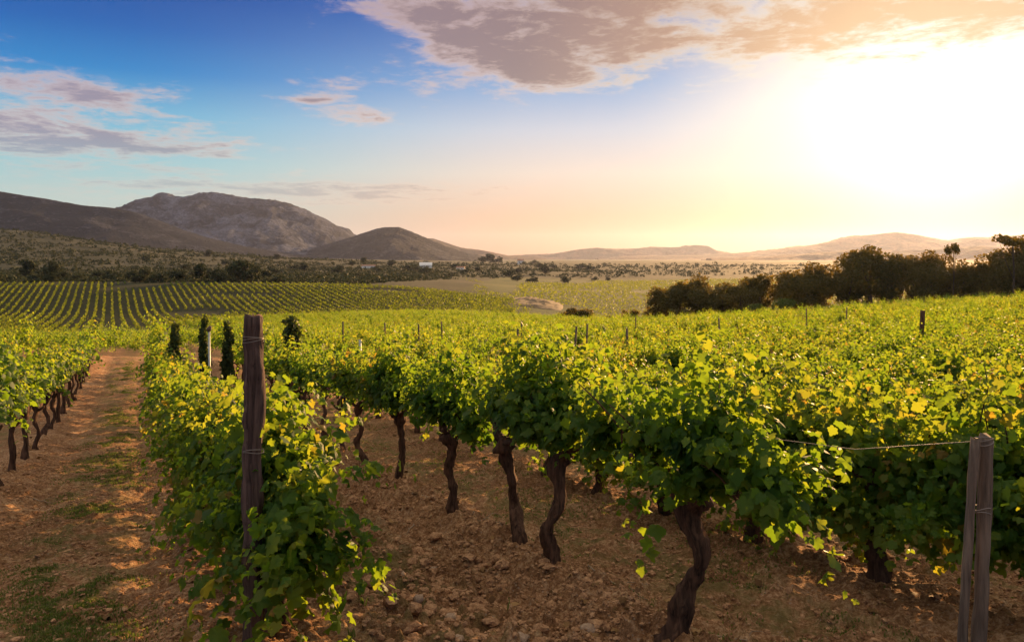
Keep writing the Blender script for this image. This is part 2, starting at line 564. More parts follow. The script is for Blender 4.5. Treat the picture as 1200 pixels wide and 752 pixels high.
def ground_mat():
    m, t, out = new_mat('soil_and_fields')
    geo = t.new('ShaderNodeNewGeometry')
    P = geo.outputs['Position']
    sep = t.new('ShaderNodeSeparateXYZ')
    t.l.new(P, sep.inputs[0])
    x, y = sep.outputs[0], sep.outputs[1]
    dist = t.math('SQRT', t.math('ADD', t.math('MULTIPLY', x, x), t.math('MULTIPLY', y, y)))
    # dry earth: pale crust and dark reddish crumbs
    n1 = t.noise(P, 1.3, 5, 0.6)
    n2 = t.noise(P, 11, 6, 0.68)
    n3 = t.noise(P, 34, 5, 0.72)
    f = t.math('ADD', t.math('ADD', t.math('MULTIPLY', n1, 0.22), t.math('MULTIPLY', n2, 0.33)), t.math('MULTIPLY', n3, 0.45))
    soil = t.ramp(f, [(0.38, (0.09, 0.037, 0.016)), (0.50, (0.33, 0.170, 0.080)), (0.61, (0.66, 0.42, 0.235))])  # crust and crumb tones; dark end also stands in for shade in crevices
    vo = t.new('ShaderNodeTexVoronoi')
    t.l.new(P, vo.inputs['Vector'])
    vo.inputs['Scale'].default_value = 26
    peb = t.math('MULTIPLY', t.math('LESS_THAN', vo.outputs['Distance'], 0.24),
                 t.math('GREATER_THAN', t.noise(P, 5.0, 3, 0.6), 0.53))
    soil = t.mix(t.math('MULTIPLY', peb, 0.6), soil, (0.42, 0.30, 0.21, 1))
    # sparse weeds as a thin stain between the rows
    kk = t.math('DIVIDE', t.math('SUBTRACT', t.math('SUBTRACT', x, ROW_X0), t.math('MULTIPLY', y, ROW_M)), ROW_S)
    fr = t.math('ABSOLUTE', t.math('SUBTRACT', t.math('FRACT', kk), 0.5))
    strip = t.math('SUBTRACT', 1.0, t.smooth(fr, 0.06, 0.34))
    wn = t.noise(P, 2.6, 6, 0.66)
    wd = t.math('MULTIPLY', strip, t.smooth(wn, 0.42, 0.60))
    weeds = t.mix(t.noise(P, 30, 4, 0.6), (0.07, 0.075, 0.02, 1), (0.24, 0.19, 0.07, 1))
    soil = t.mix(t.math('MULTIPLY', wd, 0.75), soil, weeds)
    # mid fields: grass-green floor under the far vines, with long dry bands
    mp = t.new('ShaderNodeMapping')
    mp.inputs['Scale'].default_value = (0.0022, 0.011, 0.0)
    mp.inputs['Rotation'].default_value = (0, 0, R(-6))
    t.l.new(P, mp.inputs['Vector'])
    bands = t.noise(mp.outputs[0], 1.0, 5, 0.62)
    fine = t.noise(P, 0.22, 5, 0.65)
    fcol = t.ramp(t.math('ADD', t.math('MULTIPLY', bands, 0.72), t.math('MULTIPLY', fine, 0.28)),
                  [(0.36, (0.04, 0.05, 0.016)), (0.50, (0.07, 0.08, 0.025)), (0.60, (0.105, 0.105, 0.035)), (0.70, (0.16, 0.135, 0.06))])
    row_shade_floor = t.mix(fine, (0.020, 0.024, 0.009, 1), (0.042, 0.044, 0.017, 1))  # shade between the backlit hillside rows put into the floor colour
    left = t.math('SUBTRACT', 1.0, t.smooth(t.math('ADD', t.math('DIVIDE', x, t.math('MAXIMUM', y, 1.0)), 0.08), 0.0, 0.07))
    fcol = t.mix(left, fcol, row_shade_floor)
    # scrub beyond the fields
    s1 = t.noise(P, 0.012, 6, 0.66)
    s2 = t.noise(P, 0.09, 5, 0.7)
    scrub = t.ramp(t.math('ADD', t.math('MULTIPLY', s1, 0.55), t.math('MULTIPLY', s2, 0.45)),
                   [(0.36, (0.022, 0.027, 0.014)), (0.54, (0.048, 0.048, 0.026)), (0.70, (0.12, 0.095, 0.06))])
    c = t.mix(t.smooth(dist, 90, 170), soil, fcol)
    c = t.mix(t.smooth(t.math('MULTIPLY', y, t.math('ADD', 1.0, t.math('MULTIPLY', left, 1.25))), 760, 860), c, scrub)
    plain = t.ramp(t.noise(P, 0.004, 5, 0.6), [(0.4, (0.05, 0.058, 0.03)), (0.6, (0.12, 0.115, 0.065))])
    c = t.mix(t.smooth(dist, 2200, 3600), c, plain)
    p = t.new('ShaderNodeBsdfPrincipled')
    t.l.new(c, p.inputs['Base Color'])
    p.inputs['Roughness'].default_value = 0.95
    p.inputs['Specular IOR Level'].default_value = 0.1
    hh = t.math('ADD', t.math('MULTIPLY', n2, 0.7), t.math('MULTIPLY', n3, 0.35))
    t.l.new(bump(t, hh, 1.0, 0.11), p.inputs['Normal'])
    t.l.new(p.outputs[0], out.inputs['Surface'])
    return m


def mountain_mat(name, rock, veg, amount, scale):
    m, t, out = new_mat(name)
    geo = t.new('ShaderNodeNewGeometry')
    P = geo.outputs['Position']
    mp = t.new('ShaderNodeMapping')
    mp.inputs['Scale'].default_value = (1, 1, 0.9)
    t.l.new(P, mp.inputs['Vector'])
    a = t.noise(mp.outputs[0], scale, 8, 0.68, 0.5)
    b = t.noise(mp.outputs[0], scale * 7, 6, 0.7)
    f = t.math('ADD', t.math('MULTIPLY', a, 0.6), t.math('MULTIPLY', b, 0.4))
    c = t.ramp(f, [(amount - 0.07, veg), (amount + 0.08, rock)])
    sh = t.noise(P, scale * 22, 4, 0.7)
    c = t.mix(t.math('MULTIPLY', t.smooth(sh, 0.45, 0.62), 0.65), c, (veg[0] * 0.7, veg[1] * 0.7, veg[2] * 0.7, 1))
    p = t.new('ShaderNodeBsdfPrincipled')
    t.l.new(c, p.inputs['Base Color'])
    p.inputs['Roughness'].default_value = 0.95
    p.inputs['Specular IOR Level'].default_value = 0.05
    t.l.new(bump(t, f, 1.0, 55.0), p.inputs['Normal'])
    t.l.new(p.outputs[0], out.inputs['Surface'])
    return m


# ------------------------------------------------------------------ ground sheet
def build_ground():
    az = np.concatenate([np.linspace(-180, -42, 40, endpoint=False), np.linspace(-42, 42, 430), np.linspace(42, 180, 41)[1:]])
    az = np.radians(az)
    r = np.concatenate([np.geomspace(0.6, 3.2, 30, endpoint=False), np.geomspace(3.2, 16, 420, endpoint=False),
                        np.geomspace(16, 60, 120, endpoint=False), np.geomspace(60, 13000, 210)])
    A, RR = np.meshgrid(az, r)
    X, Y = RR * np.sin(A), RR * np.cos(A)
    Z = hground(X, Y)
    V = np.stack([X, Y, Z], -1).reshape(-1, 3)
    nr, na = len(r), len(az)
    i, j = np.meshgrid(np.arange(nr - 1), np.arange(na - 1), indexing='ij')
    q = np.stack([i * na + j, i * na + j + 1, (i + 1) * na + j + 1, (i + 1) * na + j], -1).reshape(-1, 4)
    # close the small hole under the camera
    V = np.concatenate([V, [[0, 0, hz(0, 0.01)]]])
    j = np.arange(na - 1)
    c = np.stack([np.full(na - 1, len(V) - 1), j + 1, j, np.full(na - 1, len(V) - 1)], -1)
    me = np_mesh('ground', V, q[:, ::-1], ground_mat(), True)
    o = link('ground', me)
    tag(o, 'reddish brown vineyard soil running out to green fields and scrub', 'ground', kind='structure')


build_ground()


# ------------------------------------------------------------------ hills and mountains
def build_hill(label, prof, dist, depth, mat, rough, seed, base=-40.0, crag=0.5):
    """a mountain: prof lists the skyline as (px, py); the flanks fall off in front and behind"""
    px = np.array([p[0] for p in prof], float)
    py = np.array([p[1] for p in prof], float)
    n = 320
    xs = np.linspace(px[0], px[-1], n)
    ys = np.interp(xs, px, py)
    k = np.exp(-0.5 * (np.arange(-6, 7) / 1.2) ** 2)
    ys = np.convolve(np.pad(ys, 6, mode='edge'), k / k.sum(), 'valid')
    crest = (HY - ys) / F * dist
    Xc = (xs - 600) / F * dist
    nd = 70
    s = np.linspace(-1, 1, nd)
    Sg, Xg = np.meshgrid(s, Xc, indexing='ij')
    Cg = np.repeat(crest[None, :], nd, 0)
    shape = np.where(Sg < 0, (1 - np.abs(Sg)) ** 1.15, np.cos(Sg * math.pi / 2) ** 1.2)
    Yg = dist + Sg * depth
    Xg = Xg * (Yg / dist * 0.5 + 0.5)
    H = (Cg - base) * shape
    nz = fbm(Xg / rough, Yg / rough, 6, seed, 0.55)
    rid = 1 - np.abs(fbm(Xg / (rough * 0.8), Yg / (rough * 0.8), 5, seed + 50, 0.55)) * 2
    tw = np.clip(H / max(crest.max() - base, 1), 0, 1)
    keep = 1 - 0.95 * np.exp(-(Sg / 0.12) ** 2)
    Z = base + H + crag * (nz * 0.65 + (rid - 0.7) * 0.5) * rough * 0.32 * np.sqrt(tw) * keep
    Z += crag * rough * 0.012 * fbm(Xg / (rough * 0.05), Yg / (rough * 0.05), 2, seed + 9) * (tw > 0.05)
    V = np.stack([Xg, Yg, Z], -1).reshape(-1, 3)
    i, j = np.meshgrid(np.arange(nd - 1), np.arange(n - 1), indexing='ij')
    q = np.stack([i * n + j, i * n + j + 1, (i + 1) * n + j + 1, (i + 1) * n + j], -1).reshape(-1, 4)
    o = link('hills', np_mesh('hills', V, q, mat, True))
    tag(o, label, 'hills', kind='structure')


M_ROCK = mountain_mat('limestone_mountain', (0.125, 0.145, 0.21), (0.018, 0.024, 0.037), 0.51, 0.006)  # grey rock and scrub, with a blue cast painted in for haze
M_DARKH = mountain_mat('scrub_mountain', (0.105, 0.11, 0.14), (0.017, 0.022, 0.030), 0.58, 0.009)  # bluish shift puts distance haze into these colours too
M_FARH = mountain_mat('far_mountain', (0.20, 0.115, 0.07), (0.08, 0.06, 0.04), 0.52, 0.002)  # red-brown warmed to paint in the orange of the sunlit haze
build_hill('rugged grey limestone mountain with a knob and broad dome',
           [(60, 300), (110, 268), (150, 238), (162, 233), (178, 230), (186, 225), (196, 225), (206, 229), (216, 230), (235, 224.5), (250, 223.5), (268, 227),
            (290, 231), (312, 232), (335, 237), (358, 246), (385, 259), (402, 269), (418, 280), (440, 289), (470, 298), (520, 303)],
           4600, 1500, M_ROCK, 300, 3, crag=1.5)
build_hill('dark scrubby ridge falling from the left edge', [(-420, 200), (-200, 212), (-60, 219), (0, 224), (30, 229), (60, 234), (95, 240), (130, 243), (160, 249),
            (195, 263), (230, 276), (265, 286), (300, 292), (340, 297), (400, 303)], 3100, 900, M_DARKH, 300, 13)
build_hill('grey cone shaped hill right of the mountain', [(330, 303), (370, 290), (400, 281), (425, 273), (440, 268), (452, 266), (468, 266), (482, 271), (500, 279),
            (520, 288), (545, 296), (575, 303)], 3700, 900, M_DARKH, 300, 23)
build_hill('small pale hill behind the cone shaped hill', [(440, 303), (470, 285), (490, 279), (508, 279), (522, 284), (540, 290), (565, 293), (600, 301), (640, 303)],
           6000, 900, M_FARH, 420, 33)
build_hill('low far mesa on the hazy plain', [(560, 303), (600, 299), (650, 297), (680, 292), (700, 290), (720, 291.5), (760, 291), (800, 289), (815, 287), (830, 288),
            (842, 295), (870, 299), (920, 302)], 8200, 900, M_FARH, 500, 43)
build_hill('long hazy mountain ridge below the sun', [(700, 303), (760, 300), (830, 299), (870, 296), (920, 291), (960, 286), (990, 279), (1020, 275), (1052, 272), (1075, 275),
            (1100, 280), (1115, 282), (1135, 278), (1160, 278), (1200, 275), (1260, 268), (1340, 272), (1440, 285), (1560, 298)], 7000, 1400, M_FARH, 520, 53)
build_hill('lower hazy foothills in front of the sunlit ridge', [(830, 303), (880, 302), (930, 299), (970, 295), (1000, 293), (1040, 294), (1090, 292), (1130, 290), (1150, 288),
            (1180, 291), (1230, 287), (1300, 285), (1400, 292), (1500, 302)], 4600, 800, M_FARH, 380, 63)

# ------------------------------------------------------------------ leaves
_half = [(0.10, -0.13), (0.27, -0.17), (0.42, -0.02), (0.40, 0.14), (0.57, 0.26), (0.60, 0.44), (0.44, 0.50), (0.40, 0.66), (0.22, 0.74), (0.16, 0.92)]
_out = [(0, 0.0)] + _half + [(0, 1.06)] + [(-a, b) for a, b in reversed(_half)]


def fan_leaf(outline, centre):
    P = np.array([centre] + list(outline), float)
    z = -0.30 * np.abs(P[:, 0]) - 0.34 * (P[:, 1] - 0.35) ** 2 + 0.22 * np.abs(P[:, 0]) * np.sin(P[:, 1] * 9)
    V = np.stack([P[:, 0], P[:, 1], z], 1)
    n = len(outline)
    return V, np.array([(0, 1 + k, 1 + (k + 1) % n) for k in range(n)])


LEAF_HI = fan_leaf(_out, (0, 0.34))
LEAF_MID = fan_leaf([(0, -0.05), (0.40, -0.08), (0.58, 0.40), (0.26, 0.70), (0, 1.05), (-0.26, 0.70), (-0.58, 0.40), (-0.40, -0.08)], (0, 0.36))
LEAF_LO = (np.array([(0, -0.1, 0), (0.55, 0.42, -0.12), (0, 1.0, -0.08), (-0.55, 0.42, -0.12)], float), np.array([(0, 1, 2), (0, 2, 3)]))


def unit(a):
    return a / (np.linalg.norm(a, axis=-1, keepdims=True) + 1e-9)


def leaves_mesh(name, P, N, T, Sz, tmpl, mat, var, smooth=True):
    V0, F0 = tmpl
    curl = np.random.default_rng(len(P)).normal(1.0, 0.9, len(P))[:, None, None]
    N = unit(N)
    T = unit(T - N * (T * N).sum(1, keepdims=True))
    B = np.cross(T, N)
    V = P[:, None, :] + Sz[:, None, None] * (V0[None, :, 0:1] * B[:, None] + V0[None, :, 1:2] * T[:, None] + V0[None, :, 2:3] * curl * N[:, None])
    n = len(P)
    Fc = (F0[None] + (np.arange(n) * len(V0))[:, None, None]).reshape(-1, 3)
    return np_mesh(name, V.reshape(-1, 3), Fc, mat, smooth, {'var': np.repeat(var, len(F0))})


def vine_leaves(rng, n_shoot, half, low, step, size, thin=1.0, z0=0.86, wid=0.5, top=1.0):
    """leaf positions along arching shoots; local x runs along the row"""
    P, N, T, Sz, var = [], [], [], [], []
    nsp = max(3, int(round(half * 5.5)))
    spur = np.linspace(-half, half, nsp) + rng.normal(0, 0.05, nsp)
    vig = rng.uniform(0.62, 1.16, nsp) * (1.0 - 0.34 * (spur / half) ** 2)
    wsp = vig ** 1.5 / (vig ** 1.5).sum()
    for k in range(n_shoot):
        c_ = rng.choice(nsp, p=wsp)
        droop = rng.random() < low
        x0 = spur[c_] + rng.normal(0, 0.075)
        p = np.array([x0, rng.normal(0, 0.08), z0 + rng.normal(0, 0.06)])
        side = 1 if rng.random() < 0.5 else -1
        if droop:
            d = np.array([rng.normal(0, 0.40), side * rng.uniform(0.3, 0.9) * wid, rng.uniform(-0.1, 0.6)])
            L, g = rng.uniform(0.45, 0.9), rng.uniform(2.6, 4.4)
        else:
            d = np.array([rng.normal(0, 0.38), side * abs(rng.normal(0, 0.42)) * wid, rng.uniform(0.7, 1.3)])
            L, g = rng.uniform(0.50, 1.05) * top * vig[c_], rng.uniform(0.3, 2.2)
            if rng.random() < 0.13:                    # a vigorous shoot standing above the rest
                d[1] *= 0.4
                d[2] = 1.3
                L, g = rng.uniform(0.95, 1.2) * top * vig[c_], rng.uniform(0.0, 0.5)
        d /= np.linalg.norm(d)
        tint = rng.normal(0, 0.10)
        m = max(3, int(L / step))
        for i in range(m):
            q = i / m
            p = p + d * step
            d = d + np.array([rng.normal(0, 0.09), rng.normal(0, 0.09), -g * step * (0.35 + q)])
            d /= np.linalg.norm(d)
            if p[2] < 0.10:
                break
            if rng.random() > thin:
                continue
            a = rng.uniform(0, 2 * math.pi)
            off = np.array([math.cos(a), math.sin(a), rng.uniform(-0.5, 0.5)])
            s = size * rng.choice([rng.uniform(0.45, 0.8), rng.uniform(0.75, 1.25)]) * (1.0 - 0.5 * q ** 3) * (0.85 if i < 2 else 1)
            out = np.array([off[0] * 0.5, (np.sign(p[1]) * 0.55 if abs(p[1]) > 0.05 else 0) + off[1] * 0.7, 0])
            P.append(p + off * rng.uniform(0.03, 0.10))
            N.append(out + np.array([0, 0, rng.uniform(0.15, 1.0)]) + rng.normal(0, 0.40, 3))
            T.append(out * 0.8 + np.array([0, 0, -rng.uniform(0.1, 0.9)]) + rng.normal(0, 0.3, 3))
            Sz.append(s)
            v = 0.40 + tint + rng.normal(0, 0.13) + 0.22 * q + (0.35 if rng.random() < 0.008 else 0)
            var.append(min(max(v, 0), 1))
    return tuple(np.array(a) for a in (P, N, T, Sz, var))


def foliage(seed, n_shoot, half, low, step, size, tmpl, skirt=0, **kw):
    rng = np.random.default_rng(seed)
    A = vine_leaves(rng, n_shoot, half, low, step, size, **kw)
    if skirt:                                    # low shoots hanging to the soil
        B = vine_leaves(rng, skirt, half, 0.6, step, size * 1.05, z0=0.5, wid=0.5, top=0.6)
        A = tuple(np.concatenate([a, b]) for a, b in zip(A, B))
    P, N, T, Sz, var = A
    return leaves_mesh('foliage', P, N, T, Sz, tmpl, M_VINE, var)


HI_HIGH = [foliage(100 + k, 110, 0.86, 0.05, 0.034, 0.086, LEAF_HI, z0=1.0, top=0.85) for k in range(4)]
HI_LOW = [foliage(120 + k, 140, 0.82, 0.5, 0.034, 0.086, LEAF_HI, skirt=40, top=0.85, wid=0.35) for k in range(4)]
MID_HIGH = [foliage(140 + k, 72, 0.80, 0.04, 0.042, 0.096, LEAF_MID, z0=1.0, top=0.76, wid=0.4) for k in range(5)]
MID_LOW = [foliage(160 + k, 104, 0.82, 0.42, 0.043, 0.096, LEAF_MID, top=0.84, wid=0.35) for k in range(4)]
LO = [foliage(180 + k, 46, 0.52, 0.3, 0.066, 0.125, LEAF_LO, top=(0.72, 0.95)[k % 2], wid=0.4) for k in range(6)]


# ------------------------------------------------------------------ vine trunks
def trunk_mesh(seed, lean=(0, 0), h=0.86, r=0.075, sides=14, n=20, knob=1.35):
    rng = np.random.default_rng(seed)
    t = np.linspace(0, 1, n)
    wob = rng.normal(0, 0.022, (4, 2))
    P = np.zeros((n, 3))
    P[:, 2] = t * (h + 0.1) - 0.1
    for c in range(2):
        P[:, c] = lean[c] * t ** 1.3 + wob[0, c] * np.sin(t * 4) + wob[1, c] * np.sin(t * 7.5 + 1) + wob[2, c] * np.sin(t * 13)
        P[:, c] -= P[2, c]
    rad = r * (1 + 0.55 * np.exp(-(t / 0.12) ** 2) - 0.22 * np.exp(-((t - 0.55) / 0.22) ** 2) + (knob - 1) * np.exp(-((t - 0.94) / 0.10) ** 2))
    rad *= 1 + 0.13 * rng.normal(0, 1, n)
    rad[-1] *= 0.6
    parts = [tube(P, rad, sides, 0.28, seed, ridge=0.45)]
    for k in range(3):                     # gnarled spur stubs at the head
        a = rng.uniform(0, 6.28)
        q = P[-3] + np.array([math.cos(a), math.sin(a), 0]) * r * 0.6
        e = q + np.array([math.cos(a) * 0.10, math.sin(a) * 0.10, 0.06 + rng.random() * 0.07])
        parts.append(tube([q, (q + e) / 2 + rng.normal(0, 0.01, 3), e], [r * 0.55, r * 0.5, r * 0.36], 8, 0.25, seed + k))
    return tubes_mesh('trunk', parts, M_BARK), P[-1]


def cane_mesh(seed, head, half=0.7, r=0.02, n=9):
    rng = np.random.default_rng(seed)
    parts = []
    for s in (-1, 1):
        t = np.linspace(0, 1, n)
        P = np.zeros((n, 3))
        P[:, 0] = head[0] + s * half * t
        P[:, 1] = head[1] * (1 - t) + 0.04 * np.sin(t * 5 + rng.random() * 6) * t
        P[:, 2] = head[2] - 0.04 + 0.12 * np.sin(t * 2.4) + rng.normal(0, 0.008, n)
        parts.append(tube(P, r * (1.5 - 0.9 * t), 7, 0.2, seed))
    for k in range(7):
        x = rng.uniform(-half, half)
        z = head[2] + 0.03
        L = rng.uniform(0.4, 0.75)
        d = np.array([rng.normal(0, 0.25), rng.normal(0, 0.3), 1.0])
        t = np.linspace(0, 1, 5)[:, None]
        P = np.array([x, 0, z]) + d * t * L + np.array([0, 0, -0.18]) * t ** 2
        parts.append(tube(P, [0.008, 0.007, 0.006, 0.005, 0.003], 5))
    return tubes_mesh('cane', parts, M_BARK)


ROW_ANG = math.atan2(1.0, ROW_M)                 # heading of the rows
EX = Vector((ROW_M, 1.0, 0)).normalized()


def cam_lean(dx, rz):
    """sideways lean dx (towards +X of the place) in the vine's own axes"""
    v = Matrix.Rotation(-rz, 3, 'Z') @ Vector((dx, 0, 0))
    return (v.x, v.y)


TR_MID = []
for k in range(5):
    rg = np.random.default_rng(300 + k)
    TR_MID.append(trunk_mesh(300 + k, tuple(rg.normal(0, 0.05, 2)), 0.92, 0.046, 8, 10))
CN_MID = [cane_mesh(320 + k, TR_MID[k][1], n=5) for k in range(5)]

ORD = ['first', 'second', 'third', 'fourth', 'fifth', 'sixth', 'seventh', 'eighth', 'ninth', 'tenth', 'eleventh', 'twelfth']
SRC_LO = []


def add_vine(X, Y, fol, tr, cn, label, group, flip=False, sc=1.0, jitter=0.0, fsc=1.0):
    rz = ROW_ANG + (math.pi if flip else 0) + jitter
    o = empty('grape_vine', (X, Y, hz(X, Y)), rz)
    o.scale = (sc, sc, sc)
    tag(o, label, 'grape vine', group)
    f = link('foliage', fol, o)
    f.scale = (1, 1, fsc)
    if tr is not None:
        link('trunk', tr, o)
    if cn is not None:
        link('cane', cn, o)
    return o


# hand-placed foreground vines -------------------------------------------------
# the row of bare trunks in the middle: x, y from where each trunk meets the soil
mid_row = [  # depth, sideways lean, trunk radius, foliage seed, label
    (4.82, 0.22, 0.057, 'thick dark gnarled trunk leaning right at the bottom edge, heavy shaded leafage overhead'),
    (6.37, 0.15, 0.053, 'stout curved trunk leaning right, just left of the big foreground trunk'),
    (6.92, -0.11, 0.046, 'slim crooked trunk between the stout curved trunk and the knobbly headed one'),
    (8.42, -0.05, 0.050, 'vine with a bare black knobbly head standing clear below its leaves'),
    (10.19, 0.05, 0.044, 'straight brown trunk of the vine next behind the knobbly headed one'),
    (11.55, -0.11, 0.038, 'thin trunk curving left at the far end of the bare trunks'),
]
GM = 'vines of the middle row with bare trunks'
for i, (Y, lean, r, lab) in enumerate(mid_row):
    X = ROW_X0 + ROW_S + ROW_M * Y - (0.07 if i == 0 else 0.0)
    rz = ROW_ANG
    tm, head = trunk_mesh(400 + i, cam_lean(lean, rz), 0.90, r, 16, 26, 2.1 if i in (0, 3) else 1.6)
    fm = foliage(420 + i, 138 if i not in (2,) else 52, 0.80 if i != 2 else 0.50, 0.03, 0.032, 0.086, LEAF_HI, z0=1.0, top=0.80, wid=0.5)
    add_vine(X, Y, fm, tm, cane_mesh(440 + i, head), lab, GM)

# the row behind the tall post, leaves almost to the soil
GB = 'vines of the row starting at the tall post'
bl = ['vine wrapped round the foot of the tall weathered post, big backlit leaves', 'bushy vine just behind the tall weathered post, leaves to the ground']
Yb = 5.38
for i in range(4):
    X = ROW_X0 + ROW_M * Yb
    tm, head = trunk_mesh(500 + i, cam_lean(0.03, ROW_ANG), 0.86, 0.065, 12, 20)
    fm = foliage(520 + i, 146, 0.62 if i == 0 else 0.85, 0.5, 0.035, 0.100 if i == 0 else 0.088, LEAF_HI, skirt=(70, 45, 40, 40)[i], wid=0.20, top=0.86)
    add_vine(X + (0.22, 0.10, 0.06, 0.03)[i], Yb, fm, tm, cane_mesh(540 + i, head, 0.5), bl[i] if i < 2 else ORD[i] + ' leafy vine back from the tall post along the right of the track', GB)
    Yb += 1.32

# the row behind the paired stakes at the right, leaves to the soil
GR = 'vines of the row behind the paired stakes'
rl = ['leafy vine at the right edge of the picture beyond the paired stakes', 'dark vine just left of the paired stakes, leaves hanging to the ground',
      'taller sunlit vine with bright shoots, second to the left of the paired stakes', 'vine third to the left of the paired stakes in the row behind them',
      'vine fourth to the left of the paired stakes, half behind the thick foreground vine']
Yr = 5.05
for i in range(5):
    X = ROW_X0 + 2 * ROW_S + ROW_M * Yr
    tm, head = trunk_mesh(600 + i, (0, 0.03), 0.9, 0.06, 12, 18)
    fm = foliage(620 + i, 128 if i != 3 else 80, 0.85, 0.5, 0.035, 0.092, LEAF_HI, skirt=74, top=0.88 if i != 2 else 1.1)
    add_vine(X, Yr, fm, tm, cane_mesh(640 + i, head), rl[i], GR)
    Yr += 1.30

# the rest of the nearer rows ---------------------------------------------------
cands = []
rg = np.random.default_rng(77)
for k in range(-6, 60):
    y0 = {0: Yb, 1: 12.95, 2: Yr}.get(k, 2.0 + rg.random())
    Y = y0
    while Y < 238:
        X = ROW_X0 + k * ROW_S + ROW_M * Y
        Y0 = Y
        Y += 1.36 * rg.uniform(0.92, 1.08)
        u = X / Y0
        if u < -0.82 or u > 0.95:
            continue
        x = 600 + F * u
        if Y0 > 33 and x < 250 + min(Y0 - 33, 60) * 1.5 - max(Y0 - 110, 0) * 2.5:
            continue                              # the crest where the track ends: the rows stop there
        if Y0 > np.interp(x, [0, 250, 400, 490, 650, 750, 900, 1200, 1500], [40, 205, 228, 236, 200, 135, 128, 128, 130]):
            continue
        if rg.random() < 0.025:
            continue
        cands.append((Y0, X, k, u))
cands.sort()
N_IND = 282
ROWNAME = {-1: 'the row left of the dirt track', 0: 'the row right of the dirt track', 1: 'the middle row beyond the bare trunks', 2: 'the row behind the paired stakes'}
counts = {}
rest = []
nv = 0
for (Y, X, k, u) in cands:
    edge = 0.637 + 0.75 / Y
    vis = abs(u) < edge and Y > 3
    if k <= -2:
        vis = vis and Y > 28 and k == -2 and False     # wholly behind the row left of the track
    if not vis or nv >= N_IND:
        rest.append((Y, X, u))
        continue
    nv += 1
    c = counts[k] = counts.get(k, 0) + 1
    low = k in (0, 2) or (k > 2 and rg.random() < 0.6)
    if Y < 8.5:
        fol = (HI_LOW if low else HI_HIGH)[c % 4]
    elif Y < 24:
        fol = MID_LOW[c % 4] if low else MID_HIGH[c % 5]
    else:
        fol = LO[c % 6]
    tr = TR_MID[c % 5][0] if Y < 30 else None
    cn = CN_MID[c % 5] if Y < 16 else None
    if k in (-1, 0, 1, 2):
        if c <= 10:
            base = {-1: ORD[c - 1] + ' vine from the left edge in the row left of the dirt track',
                    0: ORD[c - 1] + ' vine past the four nearest to the post, row right of the dirt track',
                    1: ORD[c - 1] + ' vine past the bare trunks in the middle row',
                    2: ORD[c - 1] + ' vine past the dense low one in the row behind the stakes'}[k]
        else:
            base = 'small distant vine far along ' + ROWNAME[k]
        grp = 'vines of ' + ROWNAME[k]
    else:
        n_ = k - 2
        rn = ORD[n_ - 1] if 1 <= n_ <= 12 else None
        if k < -1:
            base, grp = 'vine behind the row left of the dirt track', 'vines left of the track'
        elif rn and c <= 6:
            base = '%s vine from the right edge in the %s row beyond the paired stakes row' % (ORD[c - 1], rn)
            grp = 'vines of the %s row beyond the stakes row' % rn
        elif rn:
            base = 'small sunlit vine far along the %s row beyond the paired stakes row' % rn
            grp = 'vines of the %s row beyond the stakes row' % rn
        else:
            base, grp = 'golden vine in the close packed rows towards the trees on the right', 'golden vines before the trees'
    o = add_vine(X, Y, fol, tr, cn, base, grp, flip=rg.random() < 0.5, sc=rg.uniform(0.92, 1.1), jitter=rg.normal(0, 0.06), fsc=rg.uniform(0.92, 1.08))
    if fol in LO and len(SRC_LO) < 6:
        ch = o.children[0]
        if ch.data not in [s.data for s in SRC_LO]:
            SRC_LO.append(ch)

# beyond the crest at the end of the track: another block, rows turned
for Y in np.arange(46, 122, 2.3):
    for X in np.arange(-1.0 * Y, -0.15 * Y, 1.35):
        u = X / Y
        x = 600 + F * u
        if x > 250 + (Y - 33) * 1.5:
            continue
        if rg.random() < 0.05:
            continue
        rest.append((Y + 0.12 * (X + 50) + rg.normal(0, 0.1), X, u))


